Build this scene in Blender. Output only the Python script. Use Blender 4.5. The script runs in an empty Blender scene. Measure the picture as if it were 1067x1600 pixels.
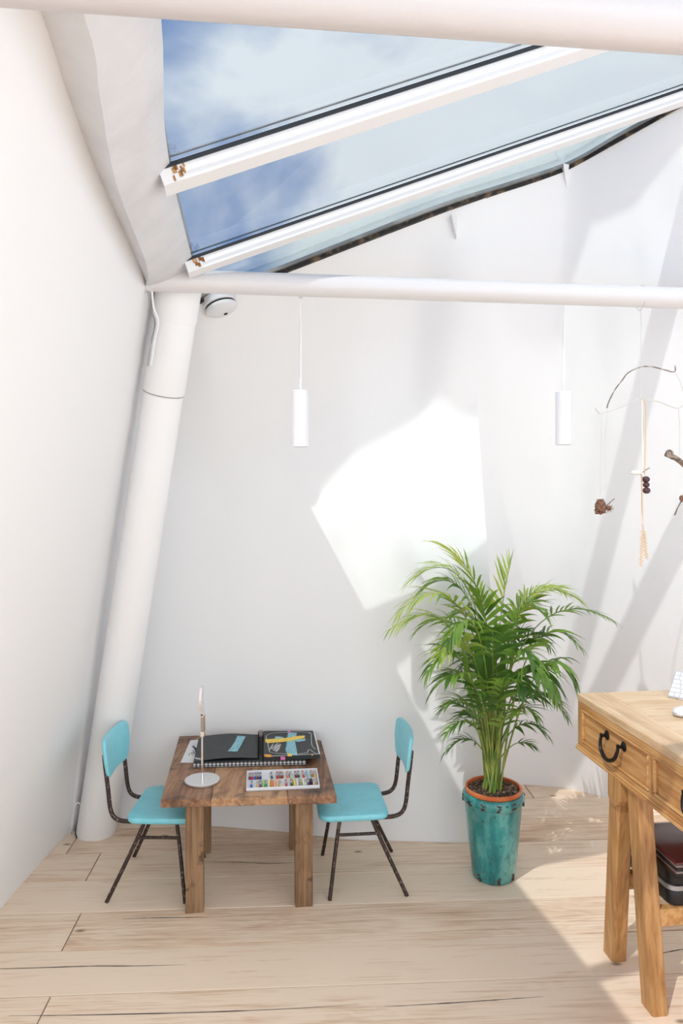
import bpy, math, random
from mathutils import Vector, Matrix
random.seed(7)
C = bpy.context.scene.collection
F = 1150.0; CX = 533.5; HY = 763.0; H = 1.6      # pixel geometry of a 1067x1600 frame, eye height

# ---------------------------------------------------------------- camera, sky, sun, exposure
cam_d = bpy.data.cameras.new('camera'); cam = bpy.data.objects.new('camera', cam_d); C.objects.link(cam)
cam.location = (0, 0, H); cam.rotation_euler = (math.pi/2, 0, 0)
cam_d.sensor_fit = 'VERTICAL'; cam_d.sensor_height = 36.0; cam_d.lens = 36.0*F/1600.0
cam_d.shift_y = -(800.0-HY)/1600.0; cam_d.clip_start = 0.02
bpy.context.scene.camera = cam
sc = bpy.context.scene
sc.view_settings.view_transform = 'Standard'; sc.view_settings.look = 'None'
sc.view_settings.exposure = -0.15; sc.view_settings.gamma = 1.0; sc.view_settings.use_curve_mapping = False
SUN = Vector((0.455, 0.57, -1.0)).normalized()
sun_d = bpy.data.lights.new('sun', 'SUN'); sun = bpy.data.objects.new('sun', sun_d); C.objects.link(sun)
sun_d.energy = 6.4; sun_d.angle = math.radians(0.55); sun_d.color = (1.0, 0.965, 0.91)
sun.location = (-3, -6, 8); sun.rotation_euler = SUN.to_track_quat('-Z', 'Y').to_euler()
SKY = 3.0
w = bpy.data.worlds.new('sky'); sc.world = w; w.use_nodes = True
nt = w.node_tree; nt.nodes.clear(); L = nt.links.new
def N(t, **k):
    n = nt.nodes.new(t)
    for a, b in k.items(): setattr(n, a, b)
    return n
tc = N('ShaderNodeTexCoord'); mp = N('ShaderNodeMapping'); mp.inputs['Scale'].default_value = (1.0, 1.0, 1.5); mp.inputs['Location'].default_value = (0.35, 0.2, 0.1)
L(tc.outputs['Generated'], mp.inputs['Vector'])
nz = N('ShaderNodeTexNoise'); nz.inputs['Scale'].default_value = 2.1; nz.inputs['Detail'].default_value = 9; nz.inputs['Roughness'].default_value = 0.52; nz.inputs['Distortion'].default_value = 0.35
L(mp.outputs[0], nz.inputs['Vector'])
dot = N('ShaderNodeVectorMath', operation='DOT_PRODUCT'); dot.inputs[1].default_value = (0.9, 0.0, -0.3)   # more cloud to the right and low down
L(tc.outputs['Generated'], dot.inputs[0])
ma = N('ShaderNodeMath', operation='MULTIPLY_ADD'); ma.inputs[1].default_value = 0.9; L(dot.outputs['Value'], ma.inputs[0]); L(nz.outputs['Fac'], ma.inputs[2])
cr = N('ShaderNodeValToRGB'); cr.color_ramp.elements[0].position = 0.24; cr.color_ramp.elements[0].color = (0, 0, 0, 1)
cr.color_ramp.elements[1].position = 0.40; cr.color_ramp.elements[1].color = (1, 1, 1, 1)
L(ma.outputs[0], cr.inputs['Fac'])
mx = N('ShaderNodeMixRGB'); mx.inputs[1].default_value = (0.15, 0.28, 0.56, 1); mx.inputs[2].default_value = (0.845, 0.89, 0.935, 1)
L(cr.outputs['Color'], mx.inputs[0])
bg = N('ShaderNodeBackground'); bg.inputs['Strength'].default_value = SKY; L(mx.outputs[0], bg.inputs['Color'])
out = N('ShaderNodeOutputWorld'); L(bg.outputs[0], out.inputs['Surface'])

# ---------------------------------------------------------------- pixel helpers (only used to work out real positions)
def at(x, y, Y): return Vector(((x-CX)/F*Y, Y, H-(y-HY)/F*Y))
def ath(x, y, h):
    Y = (H-h)*F/(y-HY); return Vector(((x-CX)/F*Y, Y, h))
P0 = Vector((-0.499, 2.456, 2.365)); SL = 0.403
def planeZ(x, y): return P0.z + SL*((x-P0.x)*0.99 + (y-P0.y)*0.13)
def ray_sky(x, y):
    dx = (x-CX)/F; dz = (HY-y)/F
    Y = (P0.z-H+SL*(-P0.x*0.99-P0.y*0.13))/(dz-SL*0.99*dx-SL*0.13)
    return Vector((dx*Y, Y, H+dz*Y))

# ---------------------------------------------------------------- mesh helpers
class MB:
    def __init__(s): s.v = []; s.f = []
    def add(s, vs, fs):
        o = len(s.v); s.v += [Vector(p) for p in vs]; s.f += [tuple(i+o for i in f) for f in fs]; return s
    def box(s, a, b, M=None, bev=0.0):
        x0, y0, z0 = a; x1, y1, z1 = b
        if bev > 0:
            e = bev
            r0 = [(x0+e,y0+e),(x1-e,y0+e),(x1-e,y1-e),(x0+e,y1-e)]
            r1 = [(x0+e,y0),(x1-e,y0),(x1,y0+e),(x1,y1-e),(x1-e,y1),(x0+e,y1),(x0,y1-e),(x0,y0+e)]
            vs = [(x,y,z0) for x,y in r0]+[(x,y,z0+e) for x,y in r1]+[(x,y,z1-e) for x,y in r1]+[(x,y,z1) for x,y in r0]
            fs = [(3,2,1,0),(20,21,22,23)]
            for i in range(8): j=(i+1)%8; fs.append((4+i,4+j,12+j,12+i))
            for k,(c,n,flip) in enumerate(((0,4,0),(20,12,1))):
                q=[(c+0,c+1,n+1,n+0),(c+1,n+2,n+1),(c+1,c+2,n+3,n+2),(c+2,n+4,n+3),(c+2,c+3,n+5,n+4),(c+3,n+6,n+5),(c+3,c+0,n+7,n+6),(c+0,n+0,n+7)]
                for f in q: fs.append(f if flip else tuple(reversed(f)))
            fs2=[]
            for f in fs: fs2.append(f)
            fs=fs2
        else:
            vs = [(x0,y0,z0),(x1,y0,z0),(x1,y1,z0),(x0,y1,z0),(x0,y0,z1),(x1,y0,z1),(x1,y1,z1),(x0,y1,z1)]
            fs = [(3,2,1,0),(4,5,6,7),(0,1,5,4),(1,2,6,5),(2,3,7,6),(3,0,4,7)]
        if M is not None: vs = [M @ Vector(p) for p in vs]
        return s.add(vs, fs)
    def prism(s, bot, top):          # two matching rings
        n = len(bot)
        return s.add(list(bot)+list(top), [tuple(range(n-1,-1,-1)), tuple(range(n,2*n))]+[(i,(i+1)%n,n+(i+1)%n,n+i) for i in range(n)])
    def tube(s, pts, r, n=10, cap=True, flat=1.0, up=None):
        pts = [Vector(p) for p in pts]; m = len(pts)
        rs = r if isinstance(r, (list, tuple)) else [r]*m
        vs = []; fs = []; prev = None
        for i, p in enumerate(pts):
            t = (pts[min(i+1,m-1)]-pts[max(i-1,0)]).normalized()
            if prev is None:
                a = Vector(up) if up else (Vector((0,0,1)) if abs(t.z) < .9 else Vector((1,0,0)))
            else: a = prev
            a = (a - t*a.dot(t)).normalized(); b = t.cross(a); prev = a
            for k in range(n):
                an = 2*math.pi*k/n; vs.append(p + a*math.cos(an)*rs[i]*flat + b*math.sin(an)*rs[i])
        for i in range(m-1):
            for k in range(n):
                j = (k+1)%n; fs.append((i*n+k, i*n+j, (i+1)*n+j, (i+1)*n+k))
        if cap: fs.append(tuple(range(n-1,-1,-1))); fs.append(tuple((m-1)*n+k for k in range(n)))
        return s.add(vs, fs)
    def lathe(s, prof, c=(0,0,0), n=32, M=None, wob=None):
        vs = []; fs = []; c = Vector(c)
        for i,(r, z) in enumerate(prof):
            for k in range(n):
                an = 2*math.pi*k/n; rr = r*(1+(wob(an, z) if wob else 0)); p = Vector((rr*math.cos(an), rr*math.sin(an), z))
                vs.append((M @ p if M is not None else p)+c)
        for i in range(len(prof)-1):
            for k in range(n):
                j = (k+1)%n; fs.append((i*n+k, i*n+j, (i+1)*n+j, (i+1)*n+k))
        if prof[0][0] > 1e-6: fs.append(tuple(range(n-1,-1,-1)))
        if prof[-1][0] > 1e-6: fs.append(tuple((len(prof)-1)*n+k for k in range(n)))
        return s.add(vs, fs)
    def slab(s, rows, off):          # rows of points + a function giving the outer side
        m = len(rows); n = len(rows[0]); vs = [p for r in rows for p in r]; bs = [Vector(off(Vector(p))) for p in vs]
        K = m*n; fs = []
        for i in range(m-1):
            for j in range(n-1):
                a,b,c,d = i*n+j, i*n+j+1, (i+1)*n+j+1, (i+1)*n+j
                fs.append((a,b,c,d)); fs.append((K+d,K+c,K+b,K+a))
        for j in range(n-1):
            fs.append((j+1,j,K+j,K+j+1)); a=(m-1)*n+j; fs.append((a,a+1,K+a+1,K+a))
        for i in range(m-1):
            a=i*n; b=(i+1)*n; fs.append((a,b,K+b,K+a)); a=i*n+n-1; b=(i+1)*n+n-1; fs.append((b,a,K+a,K+b))
        return s.add(vs+bs, fs)
    def build(s, name, mat, parent=None, smooth=False, local=False, ang=35):
        off = Vector((0,0,0))
        if parent is not None and not local:
            q = parent
            while q is not None: off += q.location; q = q.parent
        me = bpy.data.meshes.new(name); me.from_pydata([tuple(v-off) for v in s.v], [], s.f); me.validate()
        me.materials.append(mat)
        import bmesh
        bm = bmesh.new(); bm.from_mesh(me); bmesh.ops.recalc_face_normals(bm, faces=bm.faces)
        if smooth:
            for f in bm.faces: f.smooth = True
            for e in bm.edges:
                if len(e.link_faces) == 2 and e.calc_face_angle(0) > math.radians(ang): e.smooth = False
        bm.to_mesh(me); bm.free()
        o = bpy.data.objects.new(name, me); C.objects.link(o)
        if parent is not None: o.parent = parent
        return o
def tag(o, label, cat, group=None):
    o['label'] = label; o['category'] = cat
    if group: o['group'] = group
    return o
def thing(name, label, cat, loc=(0,0,0), rz=0.0, group=None):
    o = bpy.data.objects.new(name, None); C.objects.link(o); o.location = loc; o.rotation_euler = (0,0,rz); o.empty_display_size = .05
    return tag(o, label, cat, group)
def struct(o): o['kind'] = 'structure'; return o
def cr_spline(pts, n):
    pts = [Vector(p) for p in pts]; P = [pts[0]*2-pts[1]]+pts+[pts[-1]*2-pts[-2]]; o = []
    m = len(pts)-1
    for i in range(n+1):
        t = i/n*m; k = min(int(t), m-1); u = t-k; a,b,c,d = P[k],P[k+1],P[k+2],P[k+3]
        o.append(0.5*((2*b)+(c-a)*u+(2*a-5*b+4*c-d)*u*u+(3*b-a-3*c+d)*u*u*u))
    return o
def lerp(a, b, t): return a+(b-a)*t
def pl(pts, x):
    if x <= pts[0][0]: return pts[0][1]
    for (a, b), (c, d) in zip(pts, pts[1:]):
        if x <= c: return b+(d-b)*(x-a)/(c-a)
    return pts[-1][1]

# ---------------------------------------------------------------- materials
def mat(name, col, rough=.5, metal=0.0, bump=None, noise=None, spec=.5, coat=0.0):
    m = bpy.data.materials.new(name); m.use_nodes = True; t = m.node_tree; b = t.nodes['Principled BSDF']
    b.inputs['Base Color'].default_value = (*col, 1); b.inputs['Roughness'].default_value = rough; b.inputs['Metallic'].default_value = metal
    b.inputs['Specular IOR Level'].default_value = spec; b.inputs['Coat Weight'].default_value = coat
    tcn = t.nodes.new('ShaderNodeTexCoord')
    if noise:      # (scale, colour2, lo, hi, detail)
        n = t.nodes.new('ShaderNodeTexNoise'); n.inputs['Scale'].default_value = noise[0]; n.inputs['Detail'].default_value = noise[4] if len(noise) > 4 else 5
        t.links.new(tcn.outputs['Object'], n.inputs['Vector'])
        r = t.nodes.new('ShaderNodeValToRGB'); e = r.color_ramp.elements
        e[0].position = noise[2]; e[0].color = (*col, 1); e[1].position = noise[3]; e[1].color = (*noise[1], 1)
        t.links.new(n.outputs['Fac'], r.inputs['Fac']); t.links.new(r.outputs['Color'], b.inputs['Base Color'])
    if bump:       # (scale, strength, distance)
        n2 = t.nodes.new('ShaderNodeTexNoise'); n2.inputs['Scale'].default_value = bump[0]; n2.inputs['Detail'].default_value = 4
        t.links.new(tcn.outputs['Object'], n2.inputs['Vector'])
        bp = t.nodes.new('ShaderNodeBump'); bp.inputs['Strength'].default_value = bump[1]; bp.inputs['Distance'].default_value = bump[2]
        t.links.new(n2.outputs['Fac'], bp.inputs['Height']); t.links.new(bp.outputs['Normal'], b.inputs['Normal'])
    return m
def wood(name, dark, mid, light, axis='x', grain=1.0, knots=0.5, rough=.55, crack=0.0, vary=.25, stain=None, bumpd=.0006, ring=.045):
    m = bpy.data.materials.new(name); m.use_nodes = True; t = m.node_tree; b = t.nodes['Principled BSDF']; b.inputs['Roughness'].default_value = rough
    def n(tp): return t.nodes.new(tp)
    l = t.links.new
    tcn = n('ShaderNodeTexCoord'); oi = n('ShaderNodeObjectInfo')
    cmb = n('ShaderNodeCombineXYZ'); mul = n('ShaderNodeMath'); mul.operation = 'MULTIPLY'; mul.inputs[1].default_value = 37.0
    l(oi.outputs['Random'], mul.inputs[0])
    for i in range(3): l(mul.outputs[0], cmb.inputs[i])
    add = n('ShaderNodeVectorMath'); add.operation = 'ADD'; l(tcn.outputs['Object'], add.inputs[0]); l(cmb.outputs[0], add.inputs[1])
    def mapped(s_al, s_ac):
        q = n('ShaderNodeMapping'); sc_ = {'x': (s_al, s_ac, s_ac), 'y': (s_ac, s_al, s_ac), 'z': (s_ac, s_ac, s_al)}[axis]
        q.inputs['Scale'].default_value = sc_; l(add.outputs[0], q.inputs['Vector']); return q
    def noise(q, scale, det=5, dist=0.0, ro=.5):
        z = n('ShaderNodeTexNoise'); z.inputs['Scale'].default_value = scale; z.inputs['Detail'].default_value = det; z.inputs['Distortion'].default_value = dist; z.inputs['Roughness'].default_value = ro
        l(q.outputs[0], z.inputs['Vector']); return z
    big = noise(mapped(0.7, 5*grain), 1.6, 4, 1.2)
    rings = n('ShaderNodeMath'); rings.operation = 'SINE'; m3 = n('ShaderNodeMath'); m3.operation = 'MULTIPLY'; m3.inputs[1].default_value = 62.0
    l(big.outputs['Fac'], m3.inputs[0]); l(m3.outputs[0], rings.inputs[0])
    fine = noise(mapped(3.0, 90*grain), 1.0, 5, .2, .6)
    blotch = noise(mapped(1.2, 3.0), 2.4, 3)
    f1 = n('ShaderNodeMath'); f1.operation = 'MULTIPLY_ADD'; f1.inputs[1].default_value = ring; l(rings.outputs[0], f1.inputs[0]); l(fine.outputs['Fac'], f1.inputs[2])
    f2 = n('ShaderNodeMath'); f2.operation = 'MULTIPLY_ADD'; f2.inputs[1].default_value = .55; l(blotch.outputs['Fac'], f2.inputs[0]); l(f1.outputs[0], f2.inputs[2])
    f3 = n('ShaderNodeMath'); f3.operation = 'MULTIPLY_ADD'; f3.inputs[1].default_value = vary; l(oi.outputs['Random'], f3.inputs[0]); l(f2.outputs[0], f3.inputs[2])
    r = n('ShaderNodeValToRGB'); e = r.color_ramp.elements; e[0].position = .50; e[0].color = (*dark, 1); e[1].position = 1.12 if False else .99; e[1].color = (*light, 1)
    k = e.new(.76); k.color = (*mid, 1); l(f3.outputs[0], r.inputs['Fac']); col = r.outputs['Color']
    if knots > 0:
        q = mapped(.9, 1.7); vo = n('ShaderNodeTexVoronoi'); vo.inputs['Scale'].default_value = 1.5; vo.inputs['Randomness'].default_value = 1.0; vo.voronoi_dimensions = '2D' if axis != 'z' else '3D'; l(q.outputs[0], vo.inputs['Vector'])
        rr = n('ShaderNodeValToRGB'); rr.color_ramp.elements[0].position = .010; rr.color_ramp.elements[0].color = (1,1,1,1); rr.color_ramp.elements[1].position = .032; rr.color_ramp.elements[1].color = (0,0,0,1)
        l(vo.outputs['Distance'], rr.inputs['Fac']); ml = n('ShaderNodeMath'); ml.operation = 'MULTIPLY'; l(rr.outputs['Color'], ml.inputs[0]); kr = n('ShaderNodeMath'); kr.operation = 'GREATER_THAN'; kr.inputs[1].default_value = .5; l(blotch.outputs['Fac'], kr.inputs[0]); kq = n('ShaderNodeMath'); kq.operation = 'MULTIPLY'; kq.inputs[1].default_value = knots; l(kr.outputs[0], kq.inputs[0]); l(kq.outputs[0], ml.inputs[1])
        mxx = n('ShaderNodeMixRGB'); l(ml.outputs[0], mxx.inputs[0]); l(col, mxx.inputs[1]); mxx.inputs[2].default_value = (dark[0]*.35, dark[1]*.3, dark[2]*.28, 1); col = mxx.outputs[0]
    if crack > 0:
        z = noise(mapped(0.22, 5.5), 1.0, 1, .0); ab = n('ShaderNodeMath'); ab.operation = 'SUBTRACT'; ab.inputs[1].default_value = .5; l(z.outputs['Fac'], ab.inputs[0])
        ab2 = n('ShaderNodeMath'); ab2.operation = 'ABSOLUTE'; l(ab.outputs[0], ab2.inputs[0])
        rr = n('ShaderNodeValToRGB'); rr.color_ramp.elements[0].position = .0; rr.color_ramp.elements[0].color = (1,1,1,1); rr.color_ramp.elements[1].position = .0045; rr.color_ramp.elements[1].color = (0,0,0,1); l(ab2.outputs[0], rr.inputs['Fac'])
        g = noise(mapped(1.5, 1.5), 1.0, 2); gr = n('ShaderNodeValToRGB'); gr.color_ramp.elements[0].position = .52; gr.color_ramp.elements[1].position = .62; l(g.outputs['Fac'], gr.inputs['Fac'])
        ml = n('ShaderNodeMath'); ml.operation = 'MULTIPLY'; l(rr.outputs['Color'], ml.inputs[0]); l(gr.outputs['Color'], ml.inputs[1])
        ml2 = n('ShaderNodeMath'); ml2.operation = 'MULTIPLY'; ml2.inputs[1].default_value = crack; l(ml.outputs[0], ml2.inputs[0])
        mxx = n('ShaderNodeMixRGB'); l(ml2.outputs[0], mxx.inputs[0]); l(col, mxx.inputs[1]); mxx.inputs[2].default_value = (.06,.05,.045,1); col = mxx.outputs[0]
    if stain:      # (colour, scale, lo, hi)
        q = n('ShaderNodeMapping'); l(add.outputs[0], q.inputs['Vector']); z = noise(q, stain[1], 7, .4, .62)
        rr = n('ShaderNodeValToRGB'); rr.color_ramp.elements[0].position = stain[2]; rr.color_ramp.elements[0].color = (0,0,0,1); rr.color_ramp.elements[1].position = stain[3]; rr.color_ramp.elements[1].color = (1,1,1,1); l(z.outputs['Fac'], rr.inputs['Fac'])
        mxx = n('ShaderNodeMixRGB'); l(rr.outputs['Color'], mxx.inputs[0]); l(col, mxx.inputs[1]); mxx.inputs[2].default_value = (*stain[0],1); col = mxx.outputs[0]
    l(col, b.inputs['Base Color'])
    bp = n('ShaderNodeBump'); bp.inputs['Strength'].default_value = .5; bp.inputs['Distance'].default_value = bumpd; l(f1.outputs[0], bp.inputs['Height']); l(bp.outputs['Normal'], b.inputs['Normal'])
    return m

M_wall = mat('white_wall_paint', (.89,.885,.885), .62, bump=(5.0,.35,.012), spec=.3)
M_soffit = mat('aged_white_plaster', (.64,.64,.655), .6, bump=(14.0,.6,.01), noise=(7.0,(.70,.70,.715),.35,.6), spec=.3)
M_gloss = mat('white_gloss_paint', (.72,.70,.70), .32, bump=(60.0,.25,.002))
M_bar = mat('white_bar_paint', (.84,.835,.84), .4)
M_rust = mat('rusty_steel', (.30,.13,.045), .8, noise=(60,(.55,.30,.12),.4,.6), bump=(90,.6,.003))
M_gasket = mat('black_rubber', (.02,.025,.032), .45)
M_flash = mat('grey_lead_flashing', (.22,.235,.235), .6, noise=(9,(.42,.43,.42),.4,.65), bump=(25,.5,.01))
M_dark = mat('weathered_black_wood', (.025,.024,.022), .8, noise=(22,(.20,.13,.075),.52,.66), bump=(40,.8,.01))
M_oak = wood('pale_oiled_oak', (.46,.275,.16), (.75,.535,.37), (.91,.73,.565), 'x', 1.0, .75, .5, vary=.30)
M_tabletop = wood('reclaimed_brown_board', (.10,.042,.022), (.21,.095,.05), (.38,.20,.105), 'y', .8, .2, .5, stain=((.045,.022,.014),9,.50,.70), bumpd=.001)
M_tabletop_light = wood('reclaimed_orange_board', (.19,.085,.04), (.36,.18,.085), (.50,.29,.155), 'y', .8, .2, .5, stain=((.07,.032,.018),11,.53,.70), bumpd=.001)
M_leg = wood('reclaimed_leg_timber', (.10,.05,.024), (.19,.10,.045), (.30,.18,.095), 'z', 1.0, .7, .6, crack=.5, stain=((.07,.035,.018),14,.58,.70), bumpd=.001)
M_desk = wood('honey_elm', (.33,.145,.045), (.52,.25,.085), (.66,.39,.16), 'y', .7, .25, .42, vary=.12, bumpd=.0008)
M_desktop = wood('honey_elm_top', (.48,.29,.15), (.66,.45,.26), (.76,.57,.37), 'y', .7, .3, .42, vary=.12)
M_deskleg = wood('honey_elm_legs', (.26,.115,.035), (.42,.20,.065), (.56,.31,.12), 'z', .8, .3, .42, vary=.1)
M_teal = mat('teal_chair_paint', (.22,.65,.75), .38, noise=(26,(.25,.69,.79),.4,.6), bump=(30,.12,.003))
M_tubem = mat('worn_brown_tube', (.055,.038,.032), .42, .55, noise=(85,(.28,.22,.19),.56,.72), bump=(120,.3,.001))
M_chrome = mat('chrome', (.82,.82,.83), .12, 1.0)
M_brushed = mat('brushed_steel', (.78,.78,.79), .32, 1.0)
M_warmsteel = mat('warm_steel', (.42,.34,.28), .3, .9)
M_black = mat('black_card', (.022,.024,.026), .5, noise=(160,(.05,.052,.055),.62,.75))
M_paper = mat('white_paper', (.80,.79,.78), .7)
M_yellow = mat('yellow_paint', (.90,.60,.06), .6, noise=(60,(.93,.70,.16),.4,.6))
M_orange = mat('orange_tab', (.88,.38,.05), .6)
M_pink = mat('pink_tab', (.80,.20,.50), .6)
M_chalk = mat('white_chalk', (.72,.72,.72), .9, noise=(140,(.35,.35,.35),.45,.7))
M_plastic = mat('white_plastic', (.80,.80,.82), .35)
M_soil = mat('potting_bark', (.035,.022,.014), .9, noise=(60,(.20,.13,.085),.5,.68), bump=(70,1.0,.02))
M_bark2 = mat('bark_chip', (.10,.06,.035), .9, noise=(80,(.26,.18,.12),.45,.6))
M_terra = mat('orange_terracotta_plastic', (.60,.13,.035), .45, noise=(20,(.68,.19,.06),.4,.6))
M_iron = mat('black_iron', (.018,.016,.015), .38, .6)
M_blackplastic = mat('black_case_plastic', (.015,.016,.018), .35)
M_silver = mat('silver_band', (.48,.49,.50), .4, .6)
M_string = mat('thin_thread', (.62,.61,.60), .7)
M_twig = mat('dark_twig', (.16,.12,.10), .8, noise=(40,(.45,.40,.36),.45,.6))
M_twigpale = mat('pale_twig', (.62,.59,.56), .8)
M_cone = mat('pine_cone_brown', (.12,.05,.03), .7, noise=(120,(.30,.15,.09),.4,.6))
M_bead = mat('maroon_seed', (.075,.03,.035), .4)
M_wheat = mat('wheat_straw', (.72,.50,.30), .7)
M_shell = mat('ivory_shell', (.82,.78,.72), .4)
M_drift = mat('driftwood', (.13,.09,.07), .85, noise=(45,(.34,.26,.20),.45,.62), bump=(60,.8,.004))
M_slot = mat('dark_slot', (.02,.02,.02), .8)
def leafmat(name, a, b_):
    m = mat(name, a, .36, noise=(9, b_, .35, .65)); t = m.node_tree; b = t.nodes['Principled BSDF']
    tr = t.nodes.new('ShaderNodeBsdfTranslucent'); tr.inputs['Color'].default_value = (min(1,a[0]*2.4), min(1,a[1]*1.9), a[2]*.9, 1)
    ms = t.nodes.new('ShaderNodeMixShader'); ms.inputs[0].default_value = .34; o = t.nodes['Material Output']
    t.links.new(b.outputs[0], ms.inputs[1]); t.links.new(tr.outputs[0], ms.inputs[2]); t.links.new(ms.outputs[0], o.inputs['Surface']); return m
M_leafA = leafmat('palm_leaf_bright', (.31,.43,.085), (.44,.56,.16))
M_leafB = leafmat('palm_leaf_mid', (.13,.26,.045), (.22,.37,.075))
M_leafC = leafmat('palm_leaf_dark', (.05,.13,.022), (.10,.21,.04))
M_stem = mat('palm_stem', (.13,.22,.04), .4, noise=(14,(.30,.34,.07),.4,.6))
def glassmat(name, tint, gl=.09, rough=0.0, dirt=None):
    m = bpy.data.materials.new(name); m.use_nodes = True; t = m.node_tree; t.nodes.clear()
    tr = t.nodes.new('ShaderNodeBsdfTransparent'); tr.inputs['Color'].default_value = (*tint,1)
    g = t.nodes.new('ShaderNodeBsdfGlossy'); g.inputs['Roughness'].default_value = rough; g.inputs['Color'].default_value = (.9,.95,.96,1)
    lw = t.nodes.new('ShaderNodeLayerWeight'); lw.inputs['Blend'].default_value = .5
    pw = t.nodes.new('ShaderNodeMath'); pw.operation='POWER'; pw.inputs[1].default_value=3.5; t.links.new(lw.outputs['Facing'], pw.inputs[0]); mf = t.nodes.new('ShaderNodeMath'); mf.operation='MULTIPLY_ADD'; mf.inputs[1].default_value=.35; mf.inputs[2].default_value=.025; t.links.new(pw.outputs[0], mf.inputs[0])
    ms = t.nodes.new('ShaderNodeMixShader'); o = t.nodes.new('ShaderNodeOutputMaterial')
    t.links.new(mf.outputs[0], ms.inputs[0]); t.links.new(tr.outputs[0], ms.inputs[1]); t.links.new(g.outputs[0], ms.inputs[2]); last = ms
    if dirt:
        d = t.nodes.new('ShaderNodeBsdfDiffuse'); d.inputs['Color'].default_value = (.72,.75,.73,1)
        tcn = t.nodes.new('ShaderNodeTexCoord'); n = t.nodes.new('ShaderNodeTexNoise'); n.inputs['Scale'].default_value = 5; n.inputs['Detail'].default_value = 8
        t.links.new(tcn.outputs['Object'], n.inputs['Vector']); r = t.nodes.new('ShaderNodeValToRGB')
        r.color_ramp.elements[0].position=.50; r.color_ramp.elements[0].color=(dirt[0],)*3+(1,); r.color_ramp.elements[1].position=.62; r.color_ramp.elements[1].color=(dirt[1],)*3+(1,)
        t.links.new(n.outputs['Fac'], r.inputs['Fac']); m2 = t.nodes.new('ShaderNodeMixShader')
        tl = t.nodes.new('ShaderNodeBsdfTranslucent'); tl.inputs['Color'].default_value=(.8,.83,.81,1); ad = t.nodes.new('ShaderNodeMixShader'); ad.inputs[0].default_value=.6
        t.links.new(d.outputs[0], ad.inputs[1]); t.links.new(tl.outputs[0], ad.inputs[2])
        t.links.new(r.outputs['Color'], m2.inputs[0]); t.links.new(ms.outputs[0], m2.inputs[1]); t.links.new(ad.outputs[0], m2.inputs[2]); last = m2
    t.links.new(last.outputs[0], o.inputs['Surface']); return m
M_glass = glassmat('tinted_roof_glass', (.565,.58,.59))
M_glassdirt = glassmat('dusty_roof_glass', (.545,.575,.575), dirt=(.0,.16))
M_folder = glassmat('clear_folder_plastic', (.72,.66,.66), rough=.15)

# ---------------------------------------------------------------- floor
PA = math.radians(3.1); PU = Vector((math.cos(PA), math.sin(PA), 0)); PV = Vector((-math.sin(PA), math.cos(PA), 0))
struct(MB().box((-1.9,-1.6,-.12), (3.4,4.4,-.024)).build('floor', mat('subfloor_grey', (.10,.08,.065), .9)))
floor_root = bpy.data.objects['floor']
v0 = 2.37; rows_f = {}
plank_joint = {-1: [-.79, 1.55], 0: [.25+1.3], 1: [-.83, 1.3], 2: [1.7], 3: [-.88, 1.5], 4: [-1.03, .95], 5: [.2, 2.2], 6: [1.2], 7: [.7], -2: [.4], -3: [-.6, 1.2], -4: [.6], -5: [-.2,1.6], -6: [1.0], -7: [-.7,1.3], -8: [.3], -9:[-.3,1.4], -10:[.9], -11:[-.1], -12:[1.1], -13:[.2], -14:[-.6,1.0], -15:[.5], -16:[0.]}
for r in range(-16, 8):
    va = v0 + r*.23; cuts = [-1.78]+[c for c in plank_joint[r]]+[3.2]
    for a, b in zip(cuts, cuts[1:]):
        g = .0021
        o = MB().box((-(b-a)/2+g, -.115+g, -.022), ((b-a)/2-g, .115-g, 0), bev=.0016).build('plank', M_oak)
        # rotated plank placed on the sub-floor
        mid = Vector((0,0,0)) + PU*((a+b)/2) + PV*(va*math.cos(PA)+.115)
        o.location = (mid.x, mid.y, random.uniform(-.0006, 0)); o.rotation_euler = (0,0,PA); o.parent = floor_root

for pts_ in ([(-20,1514),(60,1512),(140,1509.5),(220,1509),(292,1507)],[(14,1587),(120,1586),(300,1582),(430,1577),(560,1570)],[(191,1435.5),(240,1434),(300,1433),(327,1433)],[(600,1573),(720,1566),(850,1557)],[(318,1346),(370,1347),(430,1349),(480,1346)],[(1030,1490),(1050,1486),(1085,1480)]):
    c_ = cr_spline([ath(x,y,.0004) for x,y in pts_], 24); a_ = []; b_ = []
    for i, p in enumerate(c_):
        wd = (.0004+.0016*math.sin(math.pi*i/24))*random.uniform(.6,1.3); a_.append(p+Vector((0,wd,0))); b_.append(p-Vector((0,wd,0)))
    mb = MB(); n_ = len(a_); mb.add(a_+b_, [(i,i+1,n_+i+1,n_+i) for i in range(n_-1)]); mb.build('wood_split', mat('dark_split', (.09,.075,.065), .9) if 'dark_split' not in bpy.data.materials else bpy.data.materials['dark_split'], floor_root)

# ---------------------------------------------------------------- walls
# left wall: leans inwards
lf = cr_spline([(-1.05,-1.3,0),(-1.14,0,0),(-1.23,1.2,0),(-1.285,2.1,0),(-1.297,2.79,0),(-1.272,3.376,0),(-1.24,3.52,0),(-1.17,4.4,0)], 40)
lt = cr_spline([(-0.0995,-0.9945,2.3191),(-0.2754,0.0,2.3191),(-0.4284,0.9945,2.3191),(-0.4942,1.3426,2.3191),(-0.5554,1.7113,2.3191),(-0.6526,2.4327,2.3115),(-0.6885,2.7158,2.3115),(-.76,3.6,2.3115)], 40)
rows = []
for k in range(13):
    t = k/12; bow = -.02*math.sin(math.pi*t)
    rows.append([lerp(a,b,t)+Vector((bow,0,0)) for a,b in zip(lf,lt)])
struct(MB().slab(rows, lambda p: (p.x-.25, p.y, p.z)).build('wall_left', M_wall, smooth=True))
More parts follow.
